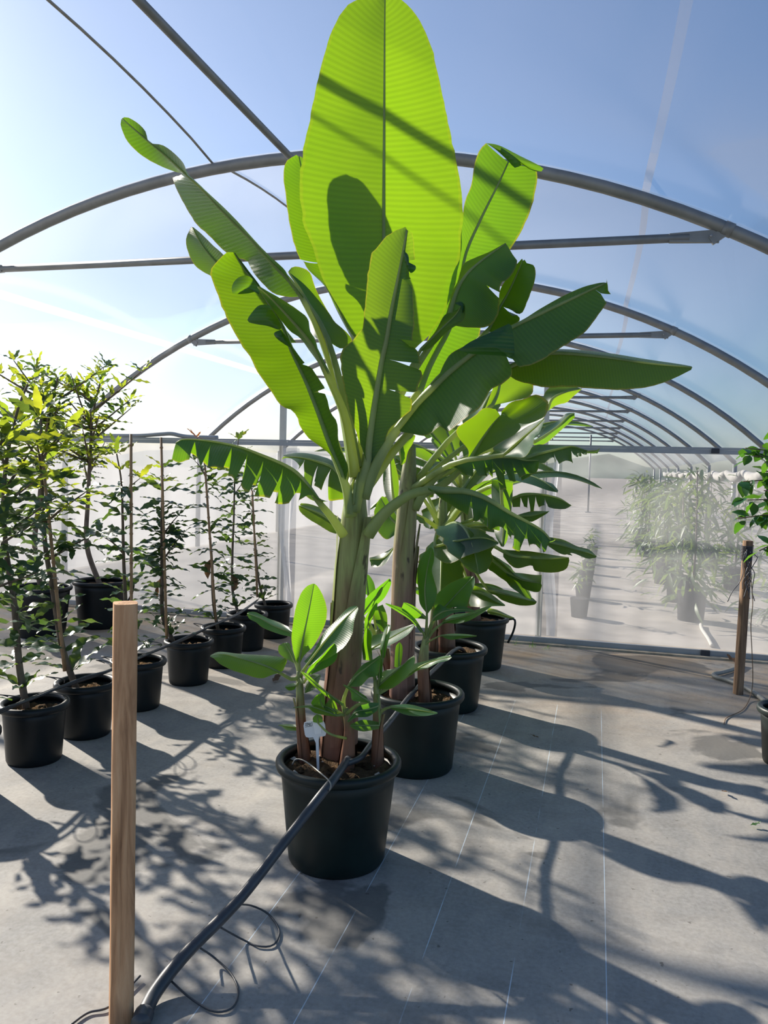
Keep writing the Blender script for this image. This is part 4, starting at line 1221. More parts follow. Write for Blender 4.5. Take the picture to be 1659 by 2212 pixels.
for az, el, ln, wd, dr_, te in [(0.4, 1.0, 1.0, .15, 1.4, 0), (1.4, 1.2, .9, .14, .9, 0), (2.2, 1.1, 1.1, .16, 1.2, 0), (3.3, 1.2, .9, .14, 1.3, 3), (4.2, .8, .8, .14, 1.4, 0), (4.72, .6, .9, .15, 1.4, 3), (5.7, .7, .7, .14, 1.4, 0), (2.8, .7, .8, .14, 1.5, 0), (4.6, .0, .6, .13, .8, 0),
                                (3.9, .2, .6, .13, 1.0, 0)]:
    free_leaf(b4, az, el, ln, wd, dr_, .25, tears=te)
q5 = pot_pt(2, -.11, -.05, 0)
b5 = plant_root('banana_sucker', q5[0], q5[1], 0.335, 'small banana sucker with drooping leaves in the third pot of the row', 'banana sucker', (q5[0] - .005, q5[1] - .005, .62))
stem(b5, [q5 + [0, 0, .31], q5 + [-.003, -.003, .5], q5 + [-.005, -.005, .68]], [.03, .026, .014])
for az, el, ln, wd, dr_ in [(5.3, .8, .42, .07, 1.6), (0.1, .9, .4, .07, 1.5), (4.4, .9, .4, .065, 1.5), (2.7, 1.2, .35, .06, 1.0)]:
    free_leaf(b5, az, el, ln, wd, dr_, .1, Y_, 0, .005)

# ================================================================== wavy-leaved nursery trees
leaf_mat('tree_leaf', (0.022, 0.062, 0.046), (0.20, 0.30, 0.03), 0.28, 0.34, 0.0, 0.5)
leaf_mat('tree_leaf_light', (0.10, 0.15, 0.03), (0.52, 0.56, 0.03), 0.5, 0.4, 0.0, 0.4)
leaf_mat('tree_leaf_red', (0.20, 0.06, 0.035), (0.50, 0.16, 0.05), 0.4, 0.4, 0.0, 0.4)
leaf_mat('shrub_leaf', (0.018, 0.075, 0.030), (0.18, 0.42, 0.02), 0.34, 0.34, 0.0, 0.5)
leaf_mat('far_leaf', (0.06, 0.10, 0.045), (0.30, 0.38, 0.06), 0.35, 0.45, 0.0, 0.4)


def leaf_mesh(name, mat, wavy=0.05, width=0.19, curl=0.12, seg=10, seed=0, spiny=True, oval=False):
    """small leaf, 1 long along +Y, midrib folded; wavy toothed edge"""
    rg = np.random.default_rng(seed)
    v, f, uv = [], [], []
    ph = rg.uniform(0, 6.28, 3)
    for i in range(seg + 1):
        t = i / seg
        if oval:
            w = width * math.sin(math.pi * min(1, t * 0.98 + 0.01)) ** 0.8 * (1.15 - 0.4 * t)
        else:
            w = width * 0.5 * (min(1, t * 3.2 + 0.06) ** 0.7) * (1 - t ** 3.5) ** 0.8 + 0.002
        z0 = -curl * t * t
        tooth = (0.18 if (i % 2) else -0.05) if spiny and 0 < i < seg else 0
        for s in (-1, 0, 1):
            wz = wavy * math.sin(t * 15 + ph[0] + s * 1.4) if s else 0
            v.append((s * w * (1 + tooth), 0.06 + 0.94 * t, z0 + (0.22 * w if s else 0) + wz * (0.4 + 0.6 * math.sin(math.pi * t))))
            uv.append((0.5 + 0.45 * s, t))
    for i in range(seg):
        for s in range(2):
            b = i * 3 + s
            f.append((b, b + 1, b + 4, b + 3))
    nb = len(v)
    v += [(-0.008, -0.02, 0), (0.008, -0.02, 0), (0.008, 0.07, 0), (-0.008, 0.07, 0)]
    uv += [(0.5, 0)] * 4
    f.append((nb, nb + 1, nb + 2, nb + 3))
    return mesh(name, v, f, M[mat], True, uv)


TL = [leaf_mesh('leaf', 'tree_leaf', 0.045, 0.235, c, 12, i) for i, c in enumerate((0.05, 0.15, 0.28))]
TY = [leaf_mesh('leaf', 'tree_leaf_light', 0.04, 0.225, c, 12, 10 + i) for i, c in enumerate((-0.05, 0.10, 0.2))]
TR = [leaf_mesh('leaf', 'tree_leaf_red', 0.02, 0.15, c, 10, 20 + i) for i, c in enumerate((0.0, 0.1))]


def place_leaf(parent, me, p, az, pitch, size, roll=0.0):
    o = bpy.data.objects.new('leaf', me)
    COL.objects.link(o)
    o.parent = parent
    Rm = Matrix.Rotation(az - math.pi / 2, 4, 'Z') @ Matrix.Rotation(pitch, 4, 'X') @ Matrix.Rotation(roll, 4, 'Y')
    o.matrix_basis = Matrix.Translation(Vector((float(p[0]), float(p[1]), float(p[2])))) @ Rm @ Matrix.Scale(size, 4)
    return o


CANES = [(LROW[3], (284, 1400), (283, 938), 'tall bamboo cane beside the slender tree behind the wooden stake'),
                        (LROW[4], (360, 1380), (348, 945), 'tall bamboo cane beside the bushy dark tree'),
                        (LROW[5], (466, 1340), (443, 1010), 'bamboo cane supporting the tree with reddish top leaves'),
                        (LROW[2], (140, 1450), (94, 1010), 'leaning bamboo cane in the pot of the tree with large yellow leaves'),
                        (LROW[7], (556, 1290), (545, 1060), 'bamboo cane supporting the tree nearest to the partition')]
# what the leaves must keep clear of: canes and the hoses over the pots, as rows of points
KEEP = []
for (pp, a, b, lab) in CANES:
    d = depth_of((pp[0], pp[1], .3)) - 0.04
    KEEP.append((np.linspace(at(a[0], a[1], d), at(b[0], b[1], d), 60), .014))
HOSE = [ground(a, b, .325) for a, b in ((-60, 1565), (0, 1538), (60, 1512), (120, 1488), (180, 1468), (240, 1447), (320, 1412), (400, 1380), (450, 1355), (510, 1328), (552, 1300))]
KEEP.append((np.array(spline(HOSE, 120)) + [.008, 0, .006], .03))


def clear_of(p, az, pitch, size):
    tt = np.linspace(.05, 1, 12)[:, None]
    L = p + tt * size * np.array([math.cos(az) * math.cos(pitch), math.sin(az) * math.cos(pitch), math.sin(pitch)])
    for pts, r in KEEP:
        if np.min(np.linalg.norm(L[:, None] - pts[None], axis=2)) < r + .105 * size:
            return False
    return True


def nursery_tree(x, y, z0, path, label, n_whorl, size, rg, branches=(), light_from=0.8, red_top=False, rad_=0.016, start=0.1, per=3, light_frac=1.0, budget=230, group='wavy-leaved nursery trees'):
    """path: trunk points (dx, dy, z above soil); branches: (height fraction, azimuth, length, slope, whorls)"""
    t = thing('nursery_tree', label, 'tree', (x, y, z0), group)
    P = spline(path, 40)
    MB().tube(P, [rad_, rad_ * .85, rad_ * .6, rad_ * .3], 8).build('trunk', M['bark_grey'], t)
    cnt = 0
    H = P[-1][2]

    def whorl(p, k, tz, sz, axis=None):
        nonlocal cnt
        a0 = rg.uniform(0, 6.28)
        for q in range(k):
            if cnt >= budget:
                return
            az = a0 + 2 * math.pi * q / k + rg.normal(0, .25)
            fr = p[2] / H
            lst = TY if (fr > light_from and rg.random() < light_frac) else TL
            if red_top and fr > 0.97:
                lst = TR
            pitch = rg.normal(0.12 if fr < .85 else 0.55, 0.28)
            if p[2] < .13:
                pitch = abs(pitch) + .45                        # lowest leaves rise over the pot rim
            me_, sz_, rl_ = lst[int(rg.integers(0, len(lst)))], sz * rg.uniform(.75, 1.15), rg.normal(0, .35)
            pw = np.array([x, y, z0]) + p
            for k_ in range(1, 12):
                if clear_of(pw, az, pitch, sz_):
                    break
                az += .28 * k_ * (-1) ** k_
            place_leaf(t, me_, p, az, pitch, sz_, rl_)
            cnt += 1

    for i in range(n_whorl):
        fr = start + (1 - start) * i / max(1, n_whorl - 1)
        whorl(P[min(39, int(fr * 39))], per, fr, size * (1.0 if fr < .9 else .7))
    for (fr, az, ln, sl, nw) in branches:
        p0 = P[min(39, int(fr * 39))]
        d = np.array([math.cos(az) * math.cos(sl), math.sin(az) * math.cos(sl), math.sin(sl)])
        bp = [p0, p0 + d * ln * .5 + np.array([0, 0, .02]), p0 + d * ln + np.array([0, 0, .10 * ln])]
        BP = spline(bp, 16)
        MB().tube(BP, [rad_ * .5, rad_ * .35, rad_ * .15], 6).build('branch', M['bark_grey'], t)
        for j in range(nw):
            whorl(BP[min(15, int((0.25 + 0.75 * j / max(1, nw - 1)) * 15))], per, 0, size * .85)
    return t


def px_trunk(root, pts):
    """trunk path from pixels: all points in the depth plane of the pot"""
    d = depth_of((root[0], root[1], root[2]))
    return [at(a, b, d) - np.array(root) for a, b in pts]


rgt = np.random.default_rng(21)
SOIL = 0.245
# (pot index, trunk pixels from soil to top, whorls, branches, options, label)
TREES = [
    (LROW[0], [(-75, 1560), (-70, 1440), (-60, 1250), (-50, 1080), (-45, 960), (-40, 880)], 17, [(.45, .3, .3, .3, 4), (.55, 1.0, .3, .5, 4), (.66, .2, .32, .6, 4), (.75, 5.8, .3, .6, 4), (.85, .8, .3, .6, 4)], dict(light_from=.75, light_frac=.5, size=.21, rad_=.018),
     'leafy wavy-leaved tree, eighth in the nursery row counted from the partition'),
    (LROW[1], [(45, 1512), (42, 1440), (30, 1300), (12, 1180), (8, 1060), (20, 960), (40, 880), (60, 830)], 17, [(.45, 3.0, .25, .3, 3), (.55, .4, .3, .6, 4), (.68, 1.5, .3, .8, 4), (.75, 5.0, .28, .7, 4)], dict(light_from=.72, light_frac=.5, size=.21, rad_=.018),
     'leafy wavy-leaved tree with scattered yellow-green shoots, seventh in the nursery row from the partition'),
    (LROW[2], [(150, 1470), (135, 1400), (115, 1280), (98, 1180), (92, 1080), (90, 980), (88, 900)], 16, [(.5, .9, .3, .4, 4), (.62, .3, .28, .6, 4), (.72, 2.2, .25, .7, 3), (.8, 5.2, .22, .8, 3), (.86, .9, .2, .9, 3)], dict(light_from=.62, light_frac=.9, size=.21, rad_=.018),
     'wavy-leaved tree with large bright yellow leaves at its top, in the nursery row'),
    (LROW[3], [(285, 1424), (275, 1340), (268, 1230), (265, 1120), (262, 1040), (252, 980)], 14, [(.55, 3.1, .16, .5, 2), (.8, .6, .15, .8, 2)], dict(light_from=.85, light_frac=.8, size=.19, rad_=.014),
     'slender wavy-leaved tree tied to a bamboo cane, behind the wooden stake'),
    (LROW[4], [(355, 1392), (352, 1330), (350, 1240), (349, 1150), (350, 1070), (352, 1010)], 18, [(.5, .45, .24, .9, 4), (.42, 3.3, .16, .5, 2), (.62, .2, .18, .9, 3)], dict(light_from=.9, light_frac=.6, size=.18, rad_=.016),
     'bushy dark wavy-leaved tree with a second upright shoot, in the middle of the nursery row'),
    (LROW[5], [(464, 1352), (461, 1300), (458, 1220), (452, 1140), (447, 1060), (440, 990), (425, 945)], 14, [(.8, 3.0, .15, .8, 2)], dict(light_from=.97, light_frac=.5, size=.17, rad_=.013, red_top=True),
     'slender wavy-leaved tree with a tuft of reddish leaves at its top'),
    (LROW[6], [(507, 1328), (503, 1280), (502, 1200), (505, 1120), (507, 1040), (512, 985), (515, 950)], 17, [(.7, .4, .14, .9, 2)], dict(light_from=.93, light_frac=.8, size=.17, rad_=.012),
     'slim wavy-leaved tree with a pale flowering tip, second from the partition'),
    (LROW[7], [(562, 1300), (558, 1250), (552, 1180), (546, 1100), (543, 1050), (541, 1010)], 13, [], dict(light_from=.96, light_frac=.5, size=.17, rad_=.012),
     'slim wavy-leaved tree standing nearest to the partition in the nursery row'),
]
for (pp, tp, nw, brs, op, lab) in TREES:
    root = (pp[0], pp[1], SOIL)
    path = px_trunk(root, tp)
    path[0] = np.array([path[0][0] * .5, path[0][1] * .5, -0.02])
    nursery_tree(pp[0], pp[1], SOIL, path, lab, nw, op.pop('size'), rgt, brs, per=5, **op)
for i, (pp, tp, lab) in enumerate([(BACK[0], [(190, 1245), (188, 1180), (190, 1080), (195, 980), (200, 900), (215, 830)], 'bushy yellow-green tree in the wide pot with a side handle, behind the nursery row'),
                                   (BACK[1], [(72, 1262), (75, 1180), (85, 1080), (95, 980), (110, 880), (125, 815)], 'bushy yellow-green tree in the wide pot farther from the partition')]):
    root = (pp[0], pp[1], .37)
    path = px_trunk(root, tp)
    path[0] = np.array([0, 0, -0.02])
    brs = []
    for k in range(18):
        brs.append((rgt.uniform(.5, .96), rgt.uniform(0, 6.28), rgt.uniform(.3, .62), rgt.uniform(.2, .9), 5))
    nursery_tree(pp[0], pp[1], .37, path, lab, 9, .19, rgt, brs, .55, False, .024, .62, 4, .62, 300, 'bushy trees in the wide pots')

# canes tied to the trees
for (pp, a, b, lab) in CANES:
    d = depth_of((pp[0], pp[1], .3)) - 0.04
    base = at(a[0], a[1], d)
    t = thing('bamboo_cane', lab, 'cane', base, 'canes in the nursery row')
    top = at(b[0], b[1], d) - base
    MB().tube([top * k for k in np.linspace(0, 1, 8)], [.010, .0085], 8).build('cane', M['bamboo'], t)
    for k in np.linspace(.12, .95, 7):
        MB().tube([top * k - top / np.linalg.norm(top) * .006, top * k + top / np.linalg.norm(top) * .006], .0112, 8).build('node', M['bamboo'], t)
    for k in (.45, .8):
        MB().tube([top * k + np.array([.016 * math.cos(q), .016 * math.sin(q), .002 * q]) for q in np.linspace(0, 6.28, 10)], .0025, 5).build('tie', M['twine'], t)

# a few dead leaves hanging in the trees
for i, (a, b, k, sz) in enumerate([(457, 1205, 5, .16), (503, 1238, 6, .14), (350, 1245, 4, .15)]):
    p = at(a, b, depth_of((LROW[k][0], LROW[k][1], SOIL)))
    o = obj('dead_leaf', leaf_mesh('dead_leaf', 'dry_leaf', .04, .5, .3, 8, 40 + i, False))
    o.matrix_basis = Matrix.Translation(Vector(tuple(map(float, p)))) @ Matrix.Rotation([2.9, -.5, 3.3][i] - math.pi / 2, 4, 'Z') @ Matrix.Rotation(-1.1, 4, 'X') @ Matrix.Scale(sz, 4)
    tag(o, ['curled brown dead leaf hanging on the tree with the reddish tip', 'pale dead leaf hanging on the slim tree second from the partition', 'brown dead leaf hanging on the bushy dark tree'][i], 'dead leaf', 'dead leaves in the nursery row')

# ================================================================== stakes, hoses, label
def stake(name, base, top, w, mat, label, rot, taper=1.0):
    t = thing(name, label, 'stake', base)
    h = np.array(top) - np.array(base)
    v, f = [], []
    n = 16
    lv = 10
    for i in range(lv + 1):
        k = i / lv
        c = h * k
        for q in range(n):
            a = 2 * math.pi * q / n
            # rounded square section
            e = (abs(math.cos(a)) ** 5 + abs(math.sin(a)) ** 5) ** (-1 / 5)
            r = w / 2 * e * (1 + .012 * math.sin(i * 2.1 + q))
            v.append((c[0] + r * math.cos(a + rot), c[1] + r * math.sin(a + rot), c[2]))
        if i:
            for q in range(n):
                q2 = (q + 1) % n
                f.append(((i - 1) * n + q, (i - 1) * n + q2, i * n + q2, i * n + q))
    me = mesh('shaft', v, f, M[mat], True)
    obj('shaft', me, t)
    cap = MB().add([(v[lv * n + q]) for q in range(n)] + [tuple(h + np.array([0, 0, .003]))], [(q, (q + 1) % n, n) for q in range(n)])
    cap.build('cut_end', M[mat], t, False)
    return t


g0 = ground(262, 2203)
dst = depth_of(g0)
stake('wooden_stake', g0, at(271, 1302, dst), 0.062, 'timber', 'tall square wooden stake with sawn top, standing in the foreground beside the hose end', rad(38))
g1 = ground(1594, 1499)
st2 = stake('wooden_stake', g1, at(1616, 1168, depth_of(g1)), 0.055, 'timber_old', 'weathered wooden stake with tangled wire at its top, by the partition', rad(25))
# tangled wire on the weathered stake
wt = thing('wire_tangle', 'tangle of dark thin wire hanging from the weathered stake', 'wire', at(1612, 1195, depth_of(g1)))
dd = depth_of(g1)
rw = np.random.default_rng(4)
pts = []
for i in range(90):
    a = i * 0.7
    c = at(1614 - i * .03, 1178 + i * .35, dd)
    pts.append(c + np.array([.040 * math.cos(a), .040 * math.sin(a), 0]))
MB().tube(local(wt, pts), .004, 5).build('coil', M['wire_dark'], wt)
for k in range(7):
    x0 = 1612 + rw.uniform(-6, 10)
    L = [(x0, 1185 + rw.uniform(0, 15))]
    for j in range(5):
        L.append((L[-1][0] + rw.normal(3 if j < 2 else -3, 7), L[-1][1] + rw.uniform(10, 28)))
    MB().tube(local(wt, spline([at(a, b, dd - .06 + rw.uniform(-.02, .02)) for a, b in L], 30)), .0028, 5).build('strand', M['wire_dark'], wt)
lp = [(1622, 1250), (1626, 1300), (1622, 1350), (1624, 1400), (1626, 1450), (1625, 1485)]
tw = [at(a, b, dd - .07) for a, b in lp] + [ground(1618, 1515) + np.array([0, 0, .012]), ground(1603, 1536) + np.array([0, 0, .006]), ground(1570, 1552) + np.array([0, 0, .006]), ground(1564, 1565) + np.array([0, 0, .005])]
MB().tube(local(wt, spline(tw, 50)), .003, 5).build('strand', M['dry_twig'], wt)

# irrigation pipe over the banana pots, down to the foot of the stake
def gp(a, b, z):
    return ground(a, b, z)


pipe = thing('irrigation_pipe', 'black irrigation pipe running over the banana pots down to the foot of the stake', 'pipe', gp(300, 2185, .02))
mp = [gp(310, 2192, .024), gp(338, 2140, .03), gp(400, 2062, .07), gp(515, 1945, .16), gp(620, 1812, .28), gp(690, 1722, .372), gp(722, 1682, .405), gp(752, 1640, .405)]
MB().tube(local(pipe, spline(mp, 60)), [.021, .018, .0165, .0155, .014], 14).build('sleeve', M['pipe_plastic'], pipe)
mp2 = [gp(744, 1651, .404), np.array([-.822, 2.83, .402]), np.array([-.822, 2.95, .401]), np.array([-.824, 3.065, .402]), np.array([-.829, 3.35, .392]), np.array([-.829, 3.635, .402]), np.array([-.8275, 3.86, .399]),
       np.array([-.825, 4.085, .402]), np.array([-.818, 4.39, .392]), np.array([-.800, 4.69, .402]), np.array([-.785, 4.86, .390]), np.array([-.775, 5.0, .345])]
MB().tube(local(pipe, spline(mp2, 70)), .0115, 10).build('inner_pipe', M['pipe_plastic'], pipe)
MB().tube(local(pipe, spline([gp(313, 2188, .026), gp(307, 2200, .026), gp(303, 2213, .026)], 6)), .026, 12).build('end_cap', M['pipe_plastic'], pipe)


def tube_thing(name, label, cat, pts, r, mat, n=50, group=None):
    t = MB().tube(np.asarray(spline(pts, n)) - np.asarray(pts[0]), r, 6).build(name, M[mat], None, True, tuple(map(float, pts[0])))
    return tag(t, label, cat, group)


tube_thing('dripper_tube', 'thin dripper tube looping on the floor beside the middle of the pipe', 'tube',
           [gp(515, 1953, .15), gp(545, 1957, .06), gp(580, 1975, .008), gp(603, 2010, .006), gp(592, 2040, .006), gp(560, 2044, .006), gp(525, 2030, .01), gp(474, 2002, .09)], .0032, 'pipe_plastic', group='dripper tubes')
tube_thing('dripper_tube', 'thin dripper tube looping on the floor nearest to the stake', 'tube',
           [gp(430, 2046, .06), gp(462, 2068, .02), gp(500, 2105, .006), gp(515, 2145, .006), gp(500, 2178, .006), gp(460, 2184, .006), gp(410, 2155, .01), gp(362, 2112, .03)], .0032, 'pipe_plastic', group='dripper tubes')
tube_thing('dripper_tube', 'thin dripper tube lying left of the stake', 'tube', [gp(150, 2216, .006), gp(190, 2188, .006), gp(240, 2172, .008), gp(303, 2108, .012)], .0032, 'pipe_plastic', group='dripper tubes')
tube_thing('dripper_tube', 'pale thin dripper tube curving over the rim of the labelled pot', 'tube',
           [gp(631, 1652, .36), gp(640, 1640, .375), gp(660, 1645, .385), gp(690, 1668, .40), gp(712, 1688, .415), gp(714, 1704, .40), gp(703, 1714, .36)], .0028, 'hose_grey', group='dripper tubes')

# hoses over the row of nursery pots
hp = [gp(-60, 1565, .32), gp(0, 1538, .325), gp(60, 1512, .32), gp(120, 1488, .325), gp(180, 1468, .32), gp(240, 1447, .325), gp(320, 1412, .325), gp(400, 1380, .325), gp(450, 1355, .325), gp(510, 1328, .325), gp(552, 1300, .325)]
hs = thing('irrigation_hose', 'pair of dark irrigation hoses laid over the row of nursery pots', 'hose', hp[0])
MB().tube(local(hs, spline(hp, 90)), .0095, 8).build('hose', M['pipe_plastic'], hs)
h2 = [np.array(p) + np.array([.018, 0, .010 + .008 * math.sin(i * 2)]) for i, p in enumerate(hp)]
MB().tube(local(hs, spline(h2, 90)), .0065, 8).build('hose', M['pipe_plastic'], hs)
for i, (a, b) in enumerate([(550, 1300), (500, 1330), (430, 1365), (240, 1440), (225, 1448), (330, 1405), (120, 1485), (20, 1525)]):
    c = gp(a, b, .335)
    lp = [c + np.array([.05 * math.sin(q) * (1 if i % 2 else .6), .06 * math.cos(q), .035 * math.sin(q * .5) * 2]) for q in np.linspace(.3, 5.4, 14)]
    MB().tube(local(hs, spline(lp, 28)), .0028, 5).build('dripper_loop', M['pipe_plastic'], hs)

# spare hose resting on the partition's top rail
rh = [on_y(a, b, WALL_Y - .03) for a, b in [(190, 940.5), (250, 941), (300, 941), (345, 938), (370, 937), (395, 942), (425, 944.3), (470, 945)]]
tube_thing('rail_hose', 'grey hose resting along the top rail of the partition behind the nursery trees', 'hose', rh, .022, 'rail_grey')
# hose on the floor by the weathered stake
tube_thing('floor_hose', 'grey hose lying bent on the floor behind the weathered stake', 'hose',
           [gp(1605, 1433, .02), gp(1585, 1445, .02), gp(1558, 1453, .02), gp(1541, 1457, .02), gp(1548, 1463, .02), gp(1575, 1471, .02), gp(1610, 1485, .02), gp(1640, 1505, .02), gp(1670, 1532, .02)], .016, 'hose_grey')

# white label stake in the first pot
base = ground(688, 1664, .348)
dt = depth_of(base)
lb = thing('plant_label', 'white T-shaped plant label marked 2242, stuck in the first banana pot', 'label', base)
out = [(655.5, 1568), (657, 1561), (663, 1558), (694, 1555.5), (699, 1558), (702, 1565), (704.5, 1584), (703, 1589), (699, 1590.5), (689, 1591.5), (688.5, 1600), (690, 1664), (684.5, 1664), (682, 1605), (676.5, 1592.5), (666, 1593.5), (661, 1592), (658.5, 1587)]
wv_ = local(lb, [at(a, b, dt) for a, b in out])
back = wv_ + CF * 0.003
n_ = len(out)
MB().add(list(wv_) + list(back), [tuple(range(n_))[::-1], tuple(range(n_, 2 * n_))] + [(i, (i + 1) % n_, n_ + (i + 1) % n_, n_ + i) for i in range(n_)]).build('tag', M['tag_white'], lb, False)


def card(pts, d, mat, name, parent):
    P_ = local(parent, [at(a, b, d) for a, b in pts])
    return MB().add(P_, [tuple(range(len(pts)))[::-1]]).build(name, M[mat], parent, False)


tagp = [o for o in lb.children if o.name.startswith('tag')][0]
card([(676, 1563), (692.5, 1562), (694.5, 1585), (680.5, 1586)], dt - .0012, 'sticker_white', 'sticker', lb)


def stroke(pts, w):
    mb = MB()
    for (a, b) in zip(pts[:-1], pts[1:]):
        a = np.array(a, float)
        b = np.array(b, float)
        d = (b - a) / (np.linalg.norm(b - a) + 1e-9)
        nn = np.array([-d[1], d[0]]) * w / 2
        a2, b2 = a - d * w * .3, b + d * w * .3
        q = [a2 + nn, b2 + nn, b2 - nn, a2 - nn]
        mb.add(local(lb, [at(p[0], p[1], dt - .0016) for p in q]), [(0, 1, 2, 3), (3, 2, 1, 0)])
    return mb


TWO = [(0, 1), (.6, 0), (1.6, 0), (2.1, .9), (1.6, 2.2), (0, 4.6), (2.3, 4.4)]
FOUR = [(0, 0), (.2, 2.6), (1.7, 2.4), (2.1, 0), (1.9, 4.8)]
for i, g in enumerate((TWO, TWO, FOUR, TWO)):
    stroke([(659.6 + i * 3.15 + p[0] * 1.0, 1562.6 - i * .12 + p[1] * 1.05) for p in g], .75).build('digit', M['ink'], lb, False)
stroke([(659, 1570.6), (673.2, 1568.6), (674.2, 1566.5), (673.6, 1560)], .7).build('frame_line', M['ink'], lb, False)

# ================================================================== shrub at the right edge
PR = ground(1650, 1660)
shx, shy = PR[0] + .14, PR[1] + .12
pot('nursery_pot', shx, shy, .30, .165, .125, 'pot_green', 'dark green nursery pot at the edge of the floor, away from the rows', None)
SL = [leaf_mesh('leaf', 'shrub_leaf', .015, .30, c, 8, 60 + i, False, True) for i, c in enumerate((.1, .25))]
sh = thing('shrub', 'small shrub with oval glossy leaves beyond the weathered stake', 'shrub', (shx, shy, .25))
dsh = depth_of((shx, shy, 1.0))
tp = [np.zeros(3), np.array([.05, .02, .4]), np.array([.10, .04, .8]), np.array([.08, .03, 1.25])]
MB().tube(spline(tp, 24), [.014, .010, .005], 8).build('trunk', M['bark_grey'], sh)
rs = np.random.default_rng(9)
for (a0, b0, a1, b1_) in [(1690, 1150, 1592, 1120), (1700, 1130, 1615, 1080), (1700, 1080, 1605, 1040), (1690, 1020, 1625, 985), (1680, 1000, 1610, 968), (1710, 1170, 1640, 1190), (1720, 1100, 1650, 1060), (1700, 1050, 1640, 1020), (1720, 980, 1680, 930)]:
    dz = rs.uniform(-.12, .12)
    A = at(a0, b0, dsh + dz * .3) - np.array(sh.location)
    B = at(a1, b1_, dsh + dz) - np.array(sh.location)
    i = int(np.argmin([abs(np.linalg.norm(q - A)) for q in spline(tp, 24)]))
    A = spline(tp, 24)[i]
    BP = spline([A, (A + B) / 2 + np.array([0, 0, .05]), B], 14)
    MB().tube(BP, [.006, .003], 6).build('branch', M['bark_grey'], sh)
    for j in range(4, 14):
        for q in range(2):
            place_leaf(sh, SL[int(rs.integers(0, 2))], BP[j] + rs.normal(0, .008, 3), rs.uniform(0, 6.28), rs.normal(-.35, .4), rs.uniform(.07, .11), rs.normal(0, .4))

# ================================================================== beyond the partition
FL = [leaf_mesh('leaf', 'far_leaf', .01, .16, c, 8, 80 + i, False) for i, c in enumerate((.1, .3, .5))]
rf = np.random.default_rng(33)
k = 0
for i in range(9):
    for side in (0, 1):
        if side == 1 and i % 2:
            continue
        x = 1.0 + .85 * side + rf.normal(0, .05)
        y = 8.95 + i * 1.3 + rf.normal(0, .1)
        t = thing('orchard_tree', ('young narrow-leaved tree beyond the clear film, %s along the path from the partition' % ORD[i]) if side == 0 else ('young narrow-leaved tree near the rolled curtain, %s from the partition' % ORD[i // 2]), 'tree', (x, y, -.02), 'young trees beyond the partition')
        H = rf.uniform(1.35, 1.6)
        MB().tube([(0, 0, 0.2), (.02, 0, H * .5), (0, .02, H)], [.014, .006], 6).build('trunk', M['bark_grey'], t)
        MB().lathe([(.001, 0), (.13, 0), (.15, .3), (.135, .3), (.001, .28)], 16).build('bag', M['bag_black'], t)
        for j in range(190 if i < 4 else 110):
            h = H * rf.uniform(.1, 1.0)
            a = rf.uniform(0, 6.28)
            rr_ = rf.uniform(0, .46) * (1.1 - .45 * h / H)
            az_, pt_, sz_ = a + rf.normal(0, .5), rf.normal(-.2, .5), rf.uniform(.17, .27)
            pt_ = max(pt_, -math.asin(min(1, max(0, h - .06) / (sz_ * 1.5))))       # low leaves do not dip into the ground
            place_leaf(t, FL[int(rf.integers(0, 3))], (rr_ * math.cos(a), rr_ * math.sin(a), h), az_, pt_, sz_, rf.normal(0, .5))
for i in range(6):
    y = 8.6 + i * 1.25
    t = thing('small_plant', 'small potted plant beside the path beyond the clear film, %s from the partition' % ORD[i], 'plant', (-.12 + .02 * i, y, -.02), 'small plants beyond the partition')
    MB().lathe([(.001, 0), (.08, 0), (.10, .2), (.09, .2), (.001, .19)], 14).build('pot_body', M['bag_black'], t)
    for j in range(22):
        a = rf.uniform(0, 6.28)
        place_leaf(t, FL[int(rf.integers(0, 3))], (rf.normal(0, .02), rf.normal(0, .02), rf.uniform(.22, .55)), a, rf.normal(.2, .5), rf.uniform(.1, .18), rf.normal(0, .5))
# rolled side curtain on the far right side
rc = thing('rolled_curtain', 'white side curtain rolled up along the far side of the tunnel', 'curtain', (RIDGE_X + EAVE - .135, 9.3, 1.58))
for i in range(12):
    y = i * 1.85
    pts = [(0.02 * math.sin(q * 3), y + 1.83 * q, -.09 * math.sin(math.pi * q)) for q in np.linspace(0, 1, 10)]
    MB().tube(pts, [.05, .085, .095, .085, .05], 12).build('roll', M['twine_pale'], rc)
p_ = ground(1270, 1106)
pp_ = thing('far_post', 'slim grey post standing on the path beyond the partition', 'post', (p_[0], p_[1], -.02))
MB().tube([(0, 0, 0), (0, 0, 3.0)], .035, 10).build('tube', M['galvanised'], pp_)
MB().box((0, 0, .015), (.2, .2, .03)).build('base_plate', M['galvanised'], pp_, False)
# outside hose seen through the film
tube_thing('far_hose', 'pale hose lying on the ground just beyond the clear film', 'hose', [gp(1514, 1349, -.002), gp(1517, 1360, -.002), gp(1529, 1378, -.002), gp(1538, 1395, -.002)], .018, 'twine')
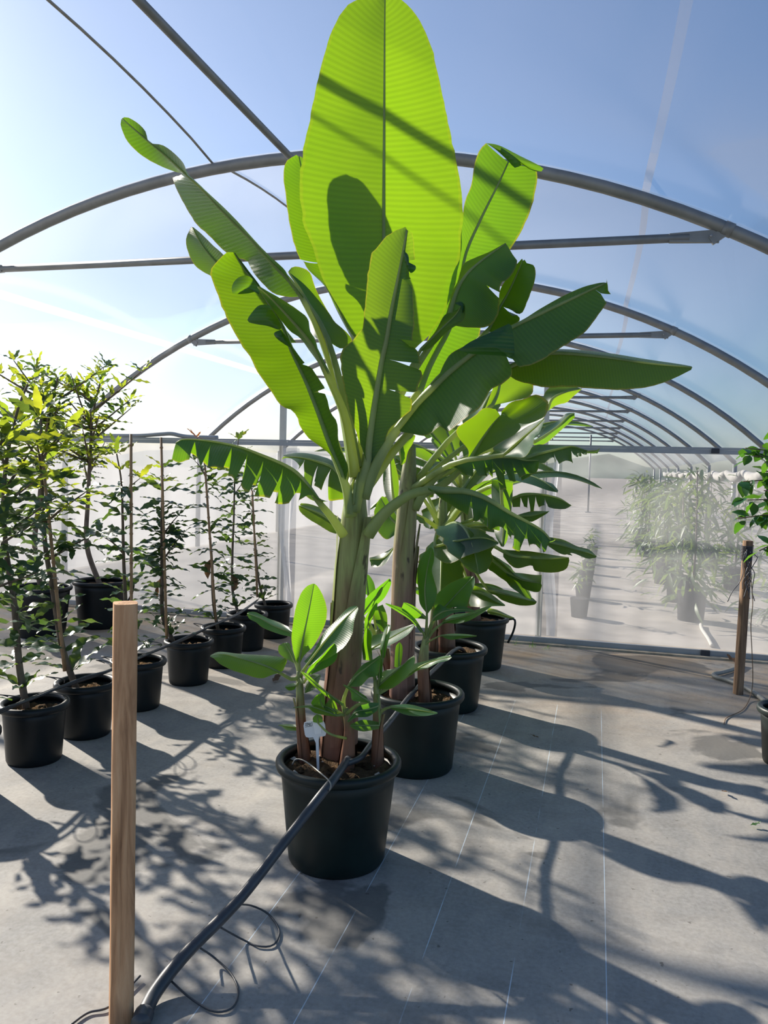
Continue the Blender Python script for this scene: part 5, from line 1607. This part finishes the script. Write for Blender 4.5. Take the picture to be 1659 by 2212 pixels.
# low hills
hv, hf = [], []
for i in range(61):
    a = -1.2 + 2.6 * i / 60
    R_ = 260
    hh = 6 + 4 * math.sin(i * .35) + 3 * math.sin(i * .9 + 1) + 2 * math.sin(i * 2.1)
    hv += [(R_ * math.sin(a), R_ * math.cos(a), -1), ((R_ + 40) * math.sin(a), (R_ + 40) * math.cos(a), max(1.5, hh)), ((R_ + 120) * math.sin(a), (R_ + 120) * math.cos(a), -1)]
    if i:
        b = (i - 1) * 3
        hf += [(b, b + 3, b + 4, b + 1), (b + 1, b + 4, b + 5, b + 2)]
hl = obj('hills', mesh('hills', hv, hf, M['hill_green']))
tag(hl, 'low hazy green hills in the distance beyond the tunnel', None, None, 'structure')

# ================================================================== small litter
GM = leaf_mesh('blade', 'banana_leaf_young', .0, .05, .25, 4, 99, False)
rl = np.random.default_rng(12)
for i, (a, b) in enumerate([(1110, 1393), (1150, 1399), (1180, 1403)]):
    p = ground(a, b)
    g = thing('weed_tuft', 'small green weed sprouting at the foot of the partition, %s from the last banana pot' % ['first', 'second', 'third'][i], 'weed', p, 'weeds along the partition')
    for j in range(9):
        place_leaf(g, GM, (rl.normal(0, .015), rl.normal(0, .01), -.003), rl.uniform(0, 6.28), rl.uniform(.4, 1.2), rl.uniform(.05, .10)).name = 'blade'
for i, (a, b, sz, lab) in enumerate([(590, 1476, .12, 'curled brown dead leaf on the floor left of the first banana pot'), (1165, 1597, .05, 'small dry leaf piece on the floor beside the second banana pot'), (1560, 1712, .05, 'small dry leaf scrap on the bare floor near the edge pot'), (1620, 1788, .05, 'small green leaf scrap on the bare floor'),
                                     (1595, 1436, .14, 'reddish dead leaf lying at the partition behind the weathered stake')]):
    p = ground(a, b)
    o = obj('fallen_leaf', leaf_mesh('fallen_leaf', 'dry_leaf' if i != 3 else 'banana_leaf', .06, .4, -.3, 8, 120 + i, False))
    o.matrix_basis = Matrix.Translation(Vector((p[0], p[1], .012))) @ Matrix.Rotation(i * 1.7, 4, 'Z') @ Matrix.Scale(sz, 4)
    tag(o, lab, 'dead leaf', 'leaf litter')
